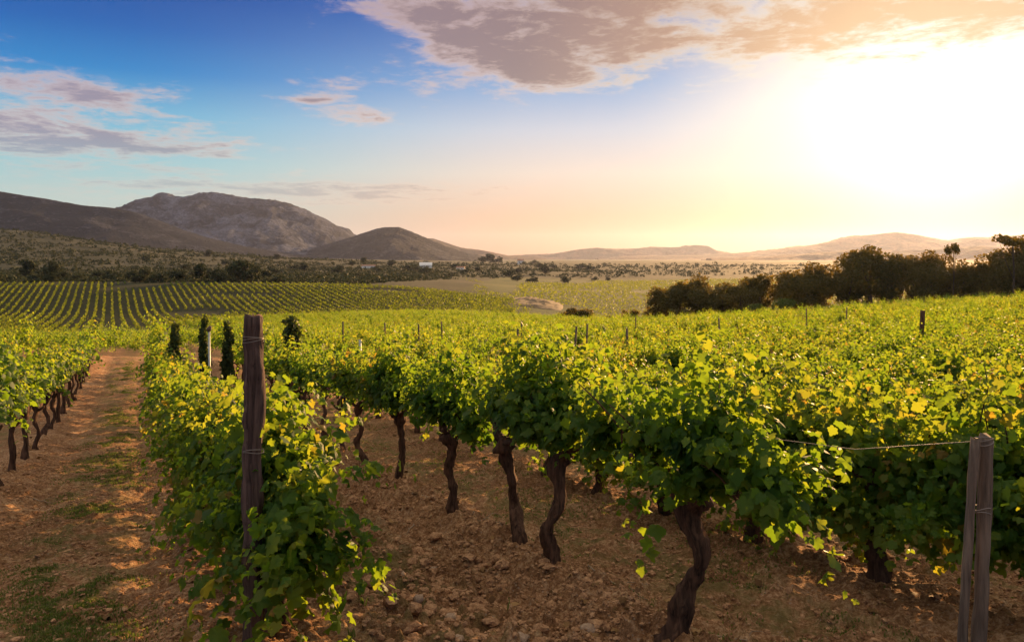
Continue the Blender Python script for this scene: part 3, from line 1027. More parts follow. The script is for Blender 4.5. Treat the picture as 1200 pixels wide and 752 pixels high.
def scatter_stuff(name, label, cat, pts, rots, scls, sources, seed):
    """ONE object of uncountable growth: points carrying instances through geometry nodes"""
    me = bpy.data.meshes.new(name)
    me.vertices.add(len(pts))
    me.vertices.foreach_set('co', np.ascontiguousarray(pts, np.float32).ravel())
    a = me.attributes.new('rot', 'FLOAT_VECTOR', 'POINT')
    a.data.foreach_set('vector', np.ascontiguousarray(rots, np.float32).ravel())
    a = me.attributes.new('scl', 'FLOAT_VECTOR', 'POINT')
    a.data.foreach_set('vector', np.ascontiguousarray(scls, np.float32).ravel())
    me.update()
    o = link(name, me)
    tag(o, label, cat, kind='stuff')
    g = bpy.data.node_groups.new(name, 'GeometryNodeTree')
    g.interface.new_socket('Geometry', in_out='INPUT', socket_type='NodeSocketGeometry')
    g.interface.new_socket('Geometry', in_out='OUTPUT', socket_type='NodeSocketGeometry')
    gi, go = g.nodes.new('NodeGroupInput'), g.nodes.new('NodeGroupOutput')
    iop = g.nodes.new('GeometryNodeInstanceOnPoints')
    gti = g.nodes.new('GeometryNodeGeometryToInstance')
    for s in reversed(sources):
        oi = g.nodes.new('GeometryNodeObjectInfo')
        oi.transform_space = 'ORIGINAL'
        oi.inputs['Object'].default_value = s
        g.links.new(oi.outputs['Geometry'], gti.inputs[0])
    iop.inputs['Pick Instance'].default_value = True
    ri = g.nodes.new('FunctionNodeRandomValue')
    ri.data_type = 'INT'
    ri.inputs[4].default_value = 0
    ri.inputs[5].default_value = len(sources) - 1
    ri.inputs['Seed'].default_value = seed

    def attr(n):
        nd = g.nodes.new('GeometryNodeInputNamedAttribute')
        nd.data_type = 'FLOAT_VECTOR'
        nd.inputs[0].default_value = n
        return nd.outputs[0]
    g.links.new(gi.outputs[0], iop.inputs['Points'])
    g.links.new(gti.outputs[0], iop.inputs['Instance'])
    g.links.new(ri.outputs[2], iop.inputs['Instance Index'])
    e2r = g.nodes.new('FunctionNodeEulerToRotation')
    g.links.new(attr('rot'), e2r.inputs[0])
    g.links.new(e2r.outputs[0], iop.inputs['Rotation'])
    g.links.new(attr('scl'), iop.inputs['Scale'])
    g.links.new(iop.outputs[0], go.inputs[0])
    md = o.modifiers.new('scatter', 'NODES')
    md.node_group = g
    return o


ra = np.array(rest)
pz = hground(ra[:, 1], ra[:, 0])
n = len(ra)
rots = np.zeros((n, 3))
rots[:, 2] = ROW_ANG + np.where(rg.random(n) < 0.5, math.pi, 0) + rg.normal(0, 0.08, n)
sc_ = rg.uniform(0.88, 1.12, n)
scatter_stuff('distant_vines', 'sea of yellow green vines filling the middle distance', 'vines',
              np.stack([ra[:, 1], ra[:, 0], pz], 1), rots, np.stack([sc_ * 1.0, sc_, sc_ * rg.uniform(0.72, 1.15, n)], 1), SRC_LO, 3)
print('vines: individual', nv + 15, 'rest', n)


# ------------------------------------------------------------------ far fields in stripes
def far_rows(name, label, m, spacing, region, d0, d1, u0, u1, h, w, gap, seed, mat, step0=1.1, leaf=1.0):
    """hedge-like vine rows seen from far: leafy clumps set along each row"""
    rng = np.random.default_rng(seed)
    P = []
    x_at = []
    lo = min(u0 * d1, u1 * d0, u0 * d0) - m * d1 * 0 - abs(m) * d1
    hi = max(u1 * d1, u1 * d0) + abs(m) * d1
    for c in np.arange(lo, hi, spacing):
        Y = d0
        ys = []
        while Y < d1:
            ys.append(Y)
            Y += step0 * max(1.0, Y / 220.0)
        ys = np.array(ys) + rng.normal(0, 0.15, len(ys))
        xs = c + m * ys
        u = xs / ys
        ok = (u > u0) & (u < u1) & region(600 + F * u, ys) & (rng.random(len(ys)) > gap)
        # single missing plants and longer bare stretches
        ok &= vnoise(xs * 0.02, ys * 0.05, seed) > 0.10
        if ok.any():
            P.append(np.stack([xs[ok], ys[ok]], 1))
    P = np.concatenate(P)
    n = len(P)
    st = step0 * np.maximum(1.0, P[:, 1] / 220.0)
    per = 5
    C = np.repeat(P, per, 0)
    S_ = np.repeat(st, per)
    N = len(C)
    dirv = np.array([m, 1.0]) / math.hypot(m, 1)
    al = rng.uniform(-0.6, 0.6, N) * S_
    cx = C[:, 0] + dirv[0] * al + rng.normal(0, w * 0.28, N)
    cy_ = C[:, 1] + dirv[1] * al + rng.normal(0, w * 0.28, N)
    zz = hground(cx, cy_) + rng.uniform(0.35, 1.0, N) * h
    sz = leaf * rng.uniform(0.35, 0.75, N) * np.sqrt(S_ / step0)
    nrm = rng.normal(0, 0.55, (N, 3)) + np.array([0.0, -0.35, 0.6])
    tdir = rng.normal(0, 1, (N, 3))
    pos = np.stack([cx, cy_, zz], 1)
    o = link(name, leaves_mesh(name, pos, nrm, tdir, sz, LEAF_LO, mat, np.clip(rng.normal(0.55, 0.18, N), 0, 1)))
    tag(o, label, 'vines', kind='stuff')
    print(name, N)


M_FIELD = leaf_mat('field_leaf',
                   [(0.0, (0.025, 0.045, 0.010)), (1.0, (0.075, 0.09, 0.02))],
                   [(0.0, (0.13, 0.21, 0.012)), (1.0, (0.36, 0.38, 0.02))], 0.5)
far_rows('hillside_vine_rows', 'long parallel vine rows striping the far left hillside', -0.50, 2.7,
         lambda x, Y: (Y > np.interp(x, [-300, 90, 160, 400, 640], [120, 125, 170, 232, 238])) & (x < 585 + 30 * vnoise(Y * 0.05, Y * 0.05, 3)),
         120, 337, -0.9, 0.03, 1.0, 0.30, 0.02, 5, M_FIELD, 0.55, 0.72)
far_rows('valley_vine_rows', 'low green vineyard blocks across the middle of the valley', -1.9, 5.5,
         lambda x, Y: (x > 545 + 30 * vnoise(Y * 0.05, Y * 0.05, 3)) & (vnoise(x * 0.012, Y * 0.004, 8) > 0.20) & (Y > 235),
         235, 780, -0.10, 0.8, 1.0, 0.6, 0.10, 9, M_FIELD, 1.4, 0.8)


# ------------------------------------------------------------------ trees
def crown_cards(rng, lobes, n, size, updown=0.0):
    """leaf clumps spread through the shells of several lobes"""
    w = np.array([l[3] * l[4] for l in lobes])
    w = w / w.sum()
    idx = rng.choice(len(lobes), n, p=w)
    L = np.array(lobes)[idx]
    d = unit(rng.normal(0, 1, (n, 3)))
    rr = rng.uniform(0.35, 1.0, n) ** 0.45
    ruf = 0.78 + 0.45 * vnoise(d[:, 0] * 3 + idx * 5.1, d[:, 1] * 3 + d[:, 2] * 2.0, 5)
    P = L[:, :3] + d * (rr * ruf)[:, None] * np.stack([L[:, 3], L[:, 3], L[:, 4]], 1)
    N = d * 0.7 + rng.normal(0, 0.6, (n, 3))
    T = rng.normal(0, 1, (n, 3)) + np.array([0, 0, updown])
    return P, N, T, rng.uniform(0.6, 1.3, n) * size


def tree_meshes(seed, h, w, n, size, mat, style='round'):
    rng = np.random.default_rng(seed)
    lobes = []
    if style == 'round':
        for k in range(15):
            a, q = rng.uniform(0, 6.28), rng.random() ** 0.6
            zz = h * rng.uniform(0.20, 0.84)
            ext = w * 0.5 * math.sqrt(max(0.06, 1 - ((zz / h - 0.48) / 0.50) ** 2))
            r_ = rng.uniform(0.13, 0.26) * w
            lobes.append((math.cos(a) * q * max(ext - r_ * 0.6, 0), math.sin(a) * q * max(ext - r_ * 0.6, 0), zz, r_, r_ * 0.8))
        lobes.append((0, 0, h * 0.5, w * 0.26, h * 0.26))
        lobes.append((0.05 * w, 0, h * 0.86, w * 0.17, h * 0.14))
    elif style == 'umbrella':
        for k in range(9):
            a, q = rng.uniform(0, 6.28), rng.random() ** 0.5
            lobes.append((math.cos(a) * q * w * 0.36, math.sin(a) * q * w * 0.36, h * rng.uniform(0.84, 0.94), w * 0.18, h * 0.06))
    elif style == 'column':
        for k in range(9):
            q = k / 8
            lobes.append((rng.normal(0, w * 0.04), rng.normal(0, w * 0.04), h * (0.12 + 0.82 * q), w * (0.42 - 0.28 * q) + 0.02, h * 0.10))
    else:                                           # a bush down to the ground
        for k in range(11):
            a, q = rng.uniform(0, 6.28), rng.random() ** 0.6
            zz = h * rng.uniform(0.22, 0.76)
            lobes.append((math.cos(a) * q * w * 0.34, math.sin(a) * q * w * 0.34, zz, w * rng.uniform(0.13, 0.22), h * 0.2))
    P, N, T, Sz = crown_cards(rng, lobes, n, size)
    P[:, 2] = np.maximum(P[:, 2], 0.05)
    crown = leaves_mesh('crown', P, N, T, Sz, LEAF_LO, mat, np.clip(rng.normal(0.5, 0.2, n), 0, 1))
    parts = []
    hh = h * (0.86 if style == 'umbrella' else 0.6)
    r0 = max((0.012 if style == 'umbrella' else 0.03) * h, 0.03)
    t = np.linspace(0, 1, 8)
    bend = rng.normal(0, 0.03 * h, 2)
    path = np.stack([bend[0] * np.sin(t * 3), bend[1] * np.sin(t * 2.5), t * hh - 0.3 * min(1, h / 6)], 1)
    parts.append(tube(path, r0 * (1.25 - 0.8 * t), 8, 0.15, seed))
    for k in range(6 if style != 'column' else 0):
        l = lobes[rng.integers(len(lobes))]
        q = path[rng.integers(3, 7)]
        e = np.array(l[:3])
        mid = (q + e) / 2 + np.array([0, 0, -0.04 * h])
        parts.append(tube([q, mid, e], [r0 * 0.5, r0 * 0.33, r0 * 0.12], 6, 0.1, seed + k))
    return crown, tubes_mesh('trunk', parts, M_TRUNK)


def add_tree(name, meshes, x, y, D, sxy, sz, label, cat, group=None, rz=None):
    X = (x - 600) / F * D
    o = empty(name, (X, D, hz(X, D)), random.uniform(0, 6.28) if rz is None else rz)
    o.scale = (sxy, sxy, sz)
    tag(o, label, cat, group)
    link('crown', meshes[0], o)
    link('trunk', meshes[1], o)
    return o


TREES = [tree_meshes(700 + k, 10, 8.5, 5200, 0.34, M_TREE) for k in range(5)]
UMB = tree_meshes(720, 10, 4.5, 700, 0.30, M_TREE, 'umbrella')
BUSH = [tree_meshes(730 + k, 3.5, 5.0, 2600, 0.22, M_BUSH, 'bush') for k in range(2)]
DBUSH = [tree_meshes(740 + k, 3.5, 5.0, 2600, 0.24, M_TREE, 'bush') for k in range(2)]

# x centre, top y, width px, depth, label
wood = [
    (771, 337, 36, 158, 'low dark tree at the left end of the backlit wood'),
    (797, 330, 40, 154, 'rounded dark tree second from the left end of the wood'),
    (818, 323, 44, 152, 'dark round tree beside the open field, taller than its left neighbours'),
    (846, 332, 42, 149, 'low bushy tree filling the dip beside the dark round tree'),
    (868, 334, 30, 147, 'small dark tree just left of the yellow green bush'),
    (891, 322, 42, 150, 'dark tree behind the yellow green bush'),
    (926, 317, 44, 147, 'twin lobed dark tree right of the yellow green bush'),
    (957, 308, 52, 144, 'broad brown lit tree where the wood starts to rise'),
    (994, 296, 46, 142, 'tall tree forming the left shoulder of the highest crown'),
    (1021, 289, 52, 141, 'highest round crowned tree in the middle of the wood'),
    (1046, 300, 40, 140, 'tree hugging the right side of the highest crown'),
    (1069, 299, 40, 138, 'orange lit tree left of the gap under the sun'),
    (1093, 294, 42, 136, 'last tall tree before the gap with the ridge behind'),
    (1110, 300, 36, 137, 'tree closing the left side of the gap under the sun'),
    (1132, 311, 46, 134, 'low hazy tree in the gap under the sun'),
    (1150, 308, 44, 132, 'mid height tree right of the gap'),
    (1176, 291, 46, 130, 'orange lit tree near the right edge'),
    (1200, 280, 52, 128, 'tall tree cut by the right edge of the picture'),
]
GW = 'trees of the backlit wood on the right'
for i, (x, ty, wpx, D, lab) in enumerate(wood):
    X = (x - 600) / F * D
    top = -(ty - HY) / F * D
    h = top - hz(X, D)
    add_tree('broadleaf_tree', TREES[i % 5], x, 0, D, wpx * D / F / 8.5 * 1.5, h / 10 * 1.03, lab, 'tree', GW)
for x, ty, wpx, D, lab in [(1116, 288, 17, 131, 'thin stone pine with a flat tuft standing in the gap'),
                           (1186, 278, 36, 125, 'umbrella pine rising above the wood at the right edge')]:
    X = (x - 600) / F * D
    h = -(ty - HY) / F * D - hz(X, D)
    add_tree('stone_pine', UMB, x, 0, D, wpx * D / F / 4.5 * 1.2, h / 10 * 1.05, lab, 'tree', 'umbrella pines above the wood')
for k, (x, ty, by, wpx, D, lab, src) in enumerate([
        (675, 357, 378, 46, 176, 'round dark green bush alone at the edge of the vine slope', DBUSH[0]),
        (738, 362, 378, 30, 160, 'small dark bush beside the left end of the wood', DBUSH[1]),
        (715, 368, 378, 24, 172, 'tiny bush between the lone round bush and the wood', DBUSH[0]),
        (917, 347, 366, 40, 128, 'yellow green bush in front of the dark wood', BUSH[0]),
        (880, 354, 368, 26, 131, 'small olive bush left of the yellow green bush', BUSH[1]),
        (795, 361, 378, 40, 140, 'low green thicket at the foot of the rounded dark trees', DBUSH[1])]):
    X = (x - 600) / F * D
    h = max(-(ty - HY) / F * D - hz(X, D), 1.5)
    add_tree('bush', src, x, 0, D, wpx * D / F / 5.0, h / 3.5, lab, 'bush', 'bushes by the wood')

# dark columnar shrubs standing above the vines, left of centre
COLM = tree_meshes(760, 3.0, 0.9, 3600, 0.10, M_CYPRESS, 'column')
PYR = tree_meshes(761, 3.0, 1.6, 4200, 0.10, M_CYPRESS, 'column')
for x, ty, D, wd, src, lab in [(205, 381, 19.5, 0.62, COLM, 'dark rounded column shrub furthest left above the vines'),
                               (239, 374, 20, 0.52, COLM, 'tall dark column shrub just left of the metal stake'),
                               (267, 379, 20, 0.56, COLM, 'dark column shrub between the metal stake and the tall post'),
                               (341, 374, 21.5, 0.8, PYR, 'dark pointed shrub right of the tall post')]:
    X = (x - 600) / F * D
    h = -(ty - HY) / F * D - hz(X, D)
    add_tree('columnar_shrub', src, x, 0, D, wd, h / 3.0, lab, 'shrub', 'dark shrubs among the vines')

# hedgerow and scattered trees beyond the striped field
FT = [tree_meshes(770 + k, 10, 11, 900, 0.95, M_SCRUB) for k in range(3)]
rg2 = np.random.default_rng(15)
far_spec = [(282, 303, 30, 362, 'large brown round tree at the right end of the hedgerow'), (294, 309, 20, 356, 'dark tree against the large brown one in the hedgerow'),
            (235, 308, 18, 370, 'dark rounded tree near the middle of the hedgerow'), (170, 314, 14, 362, 'pale green poplar like tree in the hedgerow'),
            (255, 315, 16, 350, 'pale bushy tree left of the large brown tree'), (33, 303, 20, 430, 'dark round tree above the left end of the hedgerow'),
            (61, 305, 20, 425, 'dark round tree beside the leftmost dark one above the hedgerow'), (325, 321, 13, 352, 'dark bush beyond the end of the striped field'),
            (574, 297, 14, 1750, 'dark clump of trees on the skyline left of centre'), (566, 300, 10, 1800, 'small tree on the left side of the skyline clump'),
            (584, 300, 10, 1760, 'small tree on the right side of the skyline clump'), (681, 309, 16, 1250, 'dark isolated tree on the valley edge'),
            (694, 312, 8, 1250, 'small tree right of the dark isolated one'), (627, 304, 8, 1700, 'small skyline tree left of the isolated tree')]
for k in range(46):
    far_spec.append((rg2.uniform(-30, 320), None, rg2.uniform(9, 19), rg2.uniform(348, 440), 'dark scrubby tree in the hedgerow above the striped field'))
for k in range(40):
    far_spec.append((rg2.uniform(130, 720), None, rg2.uniform(6, 14), rg2.uniform(520, 1350), 'small dark tree scattered over the scrubland in the middle'))
for i, (x, ty, wpx, D, lab) in enumerate(far_spec):
    X = (x - 600) / F * D
    h = (-(ty - HY) / F * D - hz(X, D)) if ty else wpx * D / F * rg2.uniform(0.55, 0.85)
    h = max(h, 2.5)
    grp = 'trees of the far hedgerow' if D < 445 else 'trees on the far scrubland'
    add_tree('scrub_tree', FT[i % 3], x, 0, D, wpx * D / F / 11 * 1.2, h / 10, lab, 'tree', grp)


def scrubland():
    rng = np.random.default_rng(91)
    n = 26000
    D = np.exp(rng.uniform(math.log(345), math.log(1700), n))
    u = rng.uniform(-0.85, 0.45, n)
    x = 600 + F * u
    ok = (rng.random(n) < np.interp(x, [0, 500, 800, 1000], [1.0, 0.9, 0.4, 0.2])) & (vnoise(u * D / 40, D / 40, 4) > 0.30) & (D > np.interp(x, [430, 620], [345, 860]))
    D, u = D[ok], u[ok]
    X = u * D
    n = len(D)
    per = 14
    s = rng.uniform(0.5, 1.3, n) * (0.6 + D / 900) * np.where(rng.random(n) < 0.12, 1.7, 1.0)
    C = np.repeat(np.stack([X, D, hground(X, D)], 1), per, 0)
    sr = np.repeat(s, per)
    d = unit(rng.normal(0, 1, (n * per, 3)))
    P = C + d * sr[:, None] * np.array([1, 1, 0.7]) + np.stack([0 * sr, 0 * sr, sr * 0.5], 1)
    var = np.clip(np.repeat(rng.normal(0.5, 0.28, n), per) + rng.normal(0, 0.1, n * per), 0, 1)
    me = leaves_mesh('scrubland', P, d + rng.normal(0, 0.4, d.shape), rng.normal(0, 1, d.shape), sr * rng.uniform(0.5, 0.9, n * per), LEAF_LO, M_SCRUB, var)
    tag(link('scrubland', me), 'dark olive scrub covering the far slopes', 'scrub', kind='stuff')


scrubland()


# ------------------------------------------------------------------ earth bank in the valley
def earth_bank():
    D0, x0 = 330.0, 628.0
    n, m = 60, 26
    s, t = np.linspace(-1, 1, n), np.linspace(-1, 1, m)
    Sg, Tg = np.meshgrid(s, t)
    X = (x0 - 600) / F * D0 + Sg * 11 + Tg * 2
    Y = D0 + Tg * 26 - Sg * 8
    prof = np.clip(1 - Sg ** 2, 0, 1) ** 0.7 * np.clip(1 - Tg ** 2, 0, 1) ** 0.7
    Z = hground(X, Y) - 0.3 + prof * (2.2 + 1.2 * fbm(X * 0.3, Y * 0.3, 3, 4))
    V = np.stack([X, Y, Z], -1).reshape(-1, 3)
    i, j = np.meshgrid(np.arange(m - 1), np.arange(n - 1), indexing='ij')
    q = np.stack([i * n + j, i * n + j + 1, (i + 1) * n + j + 1, (i + 1) * n + j], -1).reshape(-1, 4)
    mt = plain_mat('dry_grass_bank', (0.17, 0.115, 0.055), 0.95, 0, 0.6, 0.9)
    tag(link('terrain', np_mesh('terrain', V, q, mt, True)), 'bare tan bank of dry grass beyond the lone bush', 'bank', kind='structure')


earth_bank()


# ------------------------------------------------------------------ far farm buildings
def farm_house(x, D, w, d, h, label, rz=0.2, roof_h=None, barrel=False):
    X = (x - 600) / F * D
    o = empty('farm_building', (X, D, hz(X, D)), rz)
    tag(o, label, 'building', 'white farm buildings in the valley')
    bm = bmesh.new()
    bmesh.ops.create_cube(bm, size=1, matrix=Matrix.Translation((0, 0, h / 2 - 0.5)) @ Matrix.Diagonal((w, d, h + 1, 1)))
    me = bpy.data.meshes.new('wall')
    bm.to_mesh(me)
    me.materials.append(M_WHITE)
    link('wall', me, o)
    rh = roof_h or h * 0.45
    bm = bmesh.new()
    n = 12 if barrel else 2
    a, b = [], []
    for k in range(n + 1):
        q = k / n
        yy = (q - 0.5) * (d + 0.8)
        zz = h + 0.01 + (math.sin(q * math.pi) * rh if barrel else (1 - abs(2 * q - 1)) * rh)
        a.append(bm.verts.new((-w / 2 - 0.4, yy, zz)))
        b.append(bm.verts.new((w / 2 + 0.4, yy, zz)))
    for k in range(n):
        bm.faces.new((a[k], b[k], b[k + 1], a[k + 1]))
    bm.faces.new(a)
    bm.faces.new(list(reversed(b)))
    me = bpy.data.meshes.new('roof')
    bm.to_mesh(me)
    me.materials.append(M_WHITE if barrel else M_ROOF)
    link('roof', me, o)
    for k in (-1, 1):
        bm = bmesh.new()
        bmesh.ops.create_cube(bm, size=1, matrix=Matrix.Translation((k * w * 0.24, -d / 2, h * 0.5)) @ Matrix.Diagonal((w * 0.12, 0.2, h * 0.4, 1)))
        me = bpy.data.meshes.new('window')
        bm.to_mesh(me)
        me.materials.append(M_DOOR)
        link('window', me, o)


farm_house(499, 1120, 17, 12, 3.4, 'white barrel roofed shed on the scrubland', 0.1, 4.2, True)
farm_house(432, 1060, 18, 9, 3.6, 'long low white farmhouse left of the barrel roofed shed', 0.15)
farm_house(540, 1010, 10, 8, 3.8, 'small white farmhouse right of the barrel roofed shed', -0.2)
farm_house(610, 1650, 12, 9, 7.0, 'tall white house among the skyline trees', 0.1)


# ------------------------------------------------------------------ posts, stakes and wires
def wood_post(name, base, top, r0, r1, mat, label, cat, seed, sides=16, group=None, rings=34, rough=0.16):
    b, tp = Vector(base), Vector(top)
    o = empty(name, b)
    tag(o, label, cat, group)
    n = rings
    t = np.linspace(0, 1, n)
    v = np.array(tp - b)
    P = t[:, None] * v[None] + np.stack([0.006 * np.sin(t * 5 + seed), 0.005 * np.sin(t * 4), -0.25 * (1 - t) ** 6], 1)
    V, Fc = tube(P, r0 + (r1 - r0) * t, sides, rough, seed, ridge=0.10)
    rng = np.random.default_rng(seed)
    # splintered uneven top, long grooves down the grain
    topi = slice((n - 1) * sides, n * sides)
    V[topi, 2] += rng.uniform(-0.022, 0.022, sides)
    V[-1, 2] += 0.006
    gro = rng.uniform(0.84, 1.06, sides)
    for i in range(n):
        s = slice(i * sides, (i + 1) * sides)
        V[s] = P[i] + (V[s] - P[i]) * gro[:, None]
    link('shaft', tubes_mesh('shaft', [(V, Fc)], mat), o)
    return o


def wire_wrap(parent, z, r, turns, seed, ax=(0, 0)):
    rng = np.random.default_rng(seed)
    t = np.linspace(0, 1, 24 * turns)
    P = np.stack([ax[0] + np.cos(t * 6.283 * turns) * r, ax[1] + np.sin(t * 6.283 * turns) * r,
                  z + 0.03 * (t - 0.5) + 0.008 * np.sin(t * 23)], 1)
    link('wire_wrap', tubes_mesh('wire_wrap', [tube(P, np.full(len(P), 0.0022), 5)], M_WIRE), parent)


PX, PY = (300 - 600) / F * 4.85, 4.80
pz_ = hz(PX, PY)
tall = wood_post('wooden_post', (PX, PY, pz_), (PX - 0.005, PY + 0.01, -(371 - HY) / F * 4.80), 0.055, 0.052, M_POST,
                 'tall weathered grey brown post with wire twisted round its top', 'post', 3, 22, None, 40, 0.34)
H_ = -(371 - HY) / F * 4.80 - pz_
wire_wrap(tall, H_ - 0.135, 0.058, 3, 1)
wire_wrap(tall, H_ - 0.80, 0.060, 2, 2)

EY = 3.22
ex = ROW_X0 + ROW_S + ROW_M * EY
gz = hz(ex, EY)


def at(x, y, D):
    return ((x - 600) / F * D, D, -(y - HY) / F * D)


s1 = wood_post('wooden_stake', (at(1140, 900, EY)[0], EY, gz), at(1157, 512, EY + 0.03), 0.029, 0.027, M_STAKE,
               'grey wooden stake at the right, thicker of the leaning pair', 'stake', 5, 12, 'paired leaning stakes')
s2 = wood_post('wooden_stake', (at(1112, 900, EY)[0], EY - 0.02, gz), at(1144, 516, EY + 0.0), 0.021, 0.019, M_STAKE,
               'thinner stake of the leaning pair, crossing left at its foot', 'stake', 6, 12, 'paired leaning stakes')
HS = at(0, 512, EY)[2] - gz
wire_wrap(s1, HS - 0.02, 0.034, 3, 3, (0.062, 0.03))
wire_wrap(s1, HS - 0.30, 0.034, 2, 4, (0.045, 0.02))


def stretch_wire(k, y0, y1, hs, start, label):
    """one trellis wire along row k, sagging from plant to plant"""
    ys = np.linspace(y0, y1, 60)
    xs = ROW_X0 + k * ROW_S + ROW_M * ys
    zs = hbase(xs, ys) + hs + 0.02 * np.sin(ys * 2.1)
    P = np.stack([xs, ys, zs], 1)
    P[0] = start
    o = link('trellis_wire', tubes_mesh('trellis_wire', [tube(P, np.full(len(P), 0.0016), 5)], M_WIRE))
    tag(o, label, 'wire', 'trellis wires')


stretch_wire(1, EY, 30, 1.42, at(1155, 516, EY + 0.03), 'upper trellis wire strung from the top of the paired stakes')
stretch_wire(0, PY, 32, 1.50, (PX + 0.07, PY, pz_ + H_ - 0.135), 'trellis wire strung from the top of the tall weathered post')

# a pale metal stake with a dark cap near the left shrubs, and the stakes scattered through the vines
def metal_stake(x, ty, D, r, label, cap=True):
    X = (x - 600) / F * D
    z0 = hz(X, D)
    h = -(ty - HY) / F * D - z0
    o = empty('metal_stake', (X, D, z0))
    tag(o, label, 'stake', 'stakes standing among the vines')
    link('rod', tubes_mesh('rod', [tube([(0, 0, -0.2), (0.01, 0, h * 0.5), (0.0, 0, h)], [r, r, r * 0.9], 8)], M_STEEL), o)
    if cap:
        link('cap', tubes_mesh('cap', [tube([(0, 0, h), (0, 0, h + 0.05), (0.03, 0, h + 0.11)], [r * 1.7, r * 2.0, r * 1.2], 8)], M_RUST), o)


metal_stake(245, 388, 17.5, 0.026, 'pale metal stake with a dark cap beside the column shrubs')
metal_stake(422, 398, 25, 0.042, 'white tipped metal stake in the vines right of the tall post', False)
st_px = [(402, 388, 34, 'far left'), (452, 392, 40, ''), (491, 398, 34, ''), (519, 386, 44, ''), (612, 386, 40, ''), (603, 404, 27, ''), (672, 398, 30, ''),
         (687, 394, 32, ''), (745, 383, 46, ''), (736, 402, 27, ''), (845, 388, 36, ''), (946, 369, 50, ''), (991, 372, 46, ''), (1079, 372, 34, '')]
st_lab = ['thin dark wooden stake just left of the white tipped one', 'thin wooden stake in the vines beyond the white tipped stake', 'short stake above the vines left of centre',
          'stake standing highest against the far vine slope left of centre', 'stake at the picture centre against the vine slope', 'short leaning stake just below the centre stake',
          'short stake below the lone round bush', 'stake right below the lone round bush, slightly taller', 'stake in the vines below the left end of the wood',
          'leaning stake low in the vines below the wood', 'stake below the low bushy tree of the wood', 'stake below the broad brown lit tree',
          'stake in front of the tallest trees', 'dark broad post in the golden vines at the right']
for i, (x, ty, D, _) in enumerate(st_px):
    X = (x - 600) / F * D
    z0 = hz(X, D)
    r = 0.042 if i != 13 else 0.11
    tz = max(-(ty - HY) / F * D, z0 + 2.1)
    wood_post('wooden_stake', (X, D, z0), (X + random.uniform(-0.12, 0.12), D, tz), r, r * 0.9, M_STAKE if i != 13 else M_BARK, st_lab[i], 'stake', 40 + i, 8,
              'stakes standing among the vines', 8, 0.1)


# ------------------------------------------------------------------ clods, stones, twigs, grass
_ico = None


def ico():
    bm = bmesh.new()
    bmesh.ops.create_icosphere(bm, subdivisions=2, radius=1.0)
    V = np.array([v.co[:] for v in bm.verts])
    Fc = np.array([[v.index for v in f.verts] for f in bm.faces])
    bm.free()
    return V, Fc


ICO = ico()


def lumps(rng, X, Y, S_):
    V0, F0 = ICO
    n = len(X)
    Z = hground(X, Y)
    Vs = np.empty((n, len(V0), 3))
    for i in range(n):
        d = 1 + 0.75 * fbm(V0[:, 0] * 1.7 + i * 3.1, V0[:, 1] * 1.7 + V0[:, 2] * 1.3 + i, 3, 5)
        v = V0 * d[:, None] * np.array([rng.uniform(0.8, 1.3), rng.uniform(0.8, 1.3), rng.uniform(0.5, 0.85)])
        a = rng.uniform(0, 6.28)
        v = np.stack([v[:, 0] * math.cos(a) - v[:, 1] * math.sin(a), v[:, 0] * math.sin(a) + v[:, 1] * math.cos(a), v[:, 2]], 1)
        Vs[i] = v * S_[i] + np.array([X[i], Y[i], Z[i] + S_[i] * 0.22])
    Fc = (F0[None] + (np.arange(n) * len(V0))[:, None, None]).reshape(-1, 3)
    return Vs.reshape(-1, 3), Fc


def soil_lump_mat(name, a, b, sc=14.0):
    m, t, out = new_mat(name)
    geo = t.new('ShaderNodeNewGeometry')
    n1 = t.noise(geo.outputs['Position'], sc, 6, 0.7)
    n2 = t.noise(geo.outputs['Position'], sc * 6, 4, 0.7)
    c = t.ramp(t.math('ADD', t.math('MULTIPLY', n1, 0.6), t.math('MULTIPLY', n2, 0.4)), [(0.36, a), (0.64, b)])
    p = t.new('ShaderNodeBsdfPrincipled')
    t.l.new(c, p.inputs['Base Color'])
    p.inputs['Roughness'].default_value = 0.95
    p.inputs['Specular IOR Level'].default_value = 0.1
    t.l.new(bump(t, n2, 0.8, 0.01), p.inputs['Normal'])
    t.l.new(p.outputs[0], out.inputs['Surface'])
    return m


M_CLOD = soil_lump_mat('earth_clod', (0.13, 0.056, 0.025), (0.56, 0.33, 0.175))
M_STONE = soil_lump_mat('stone', (0.24, 0.155, 0.10), (0.48, 0.34, 0.23))


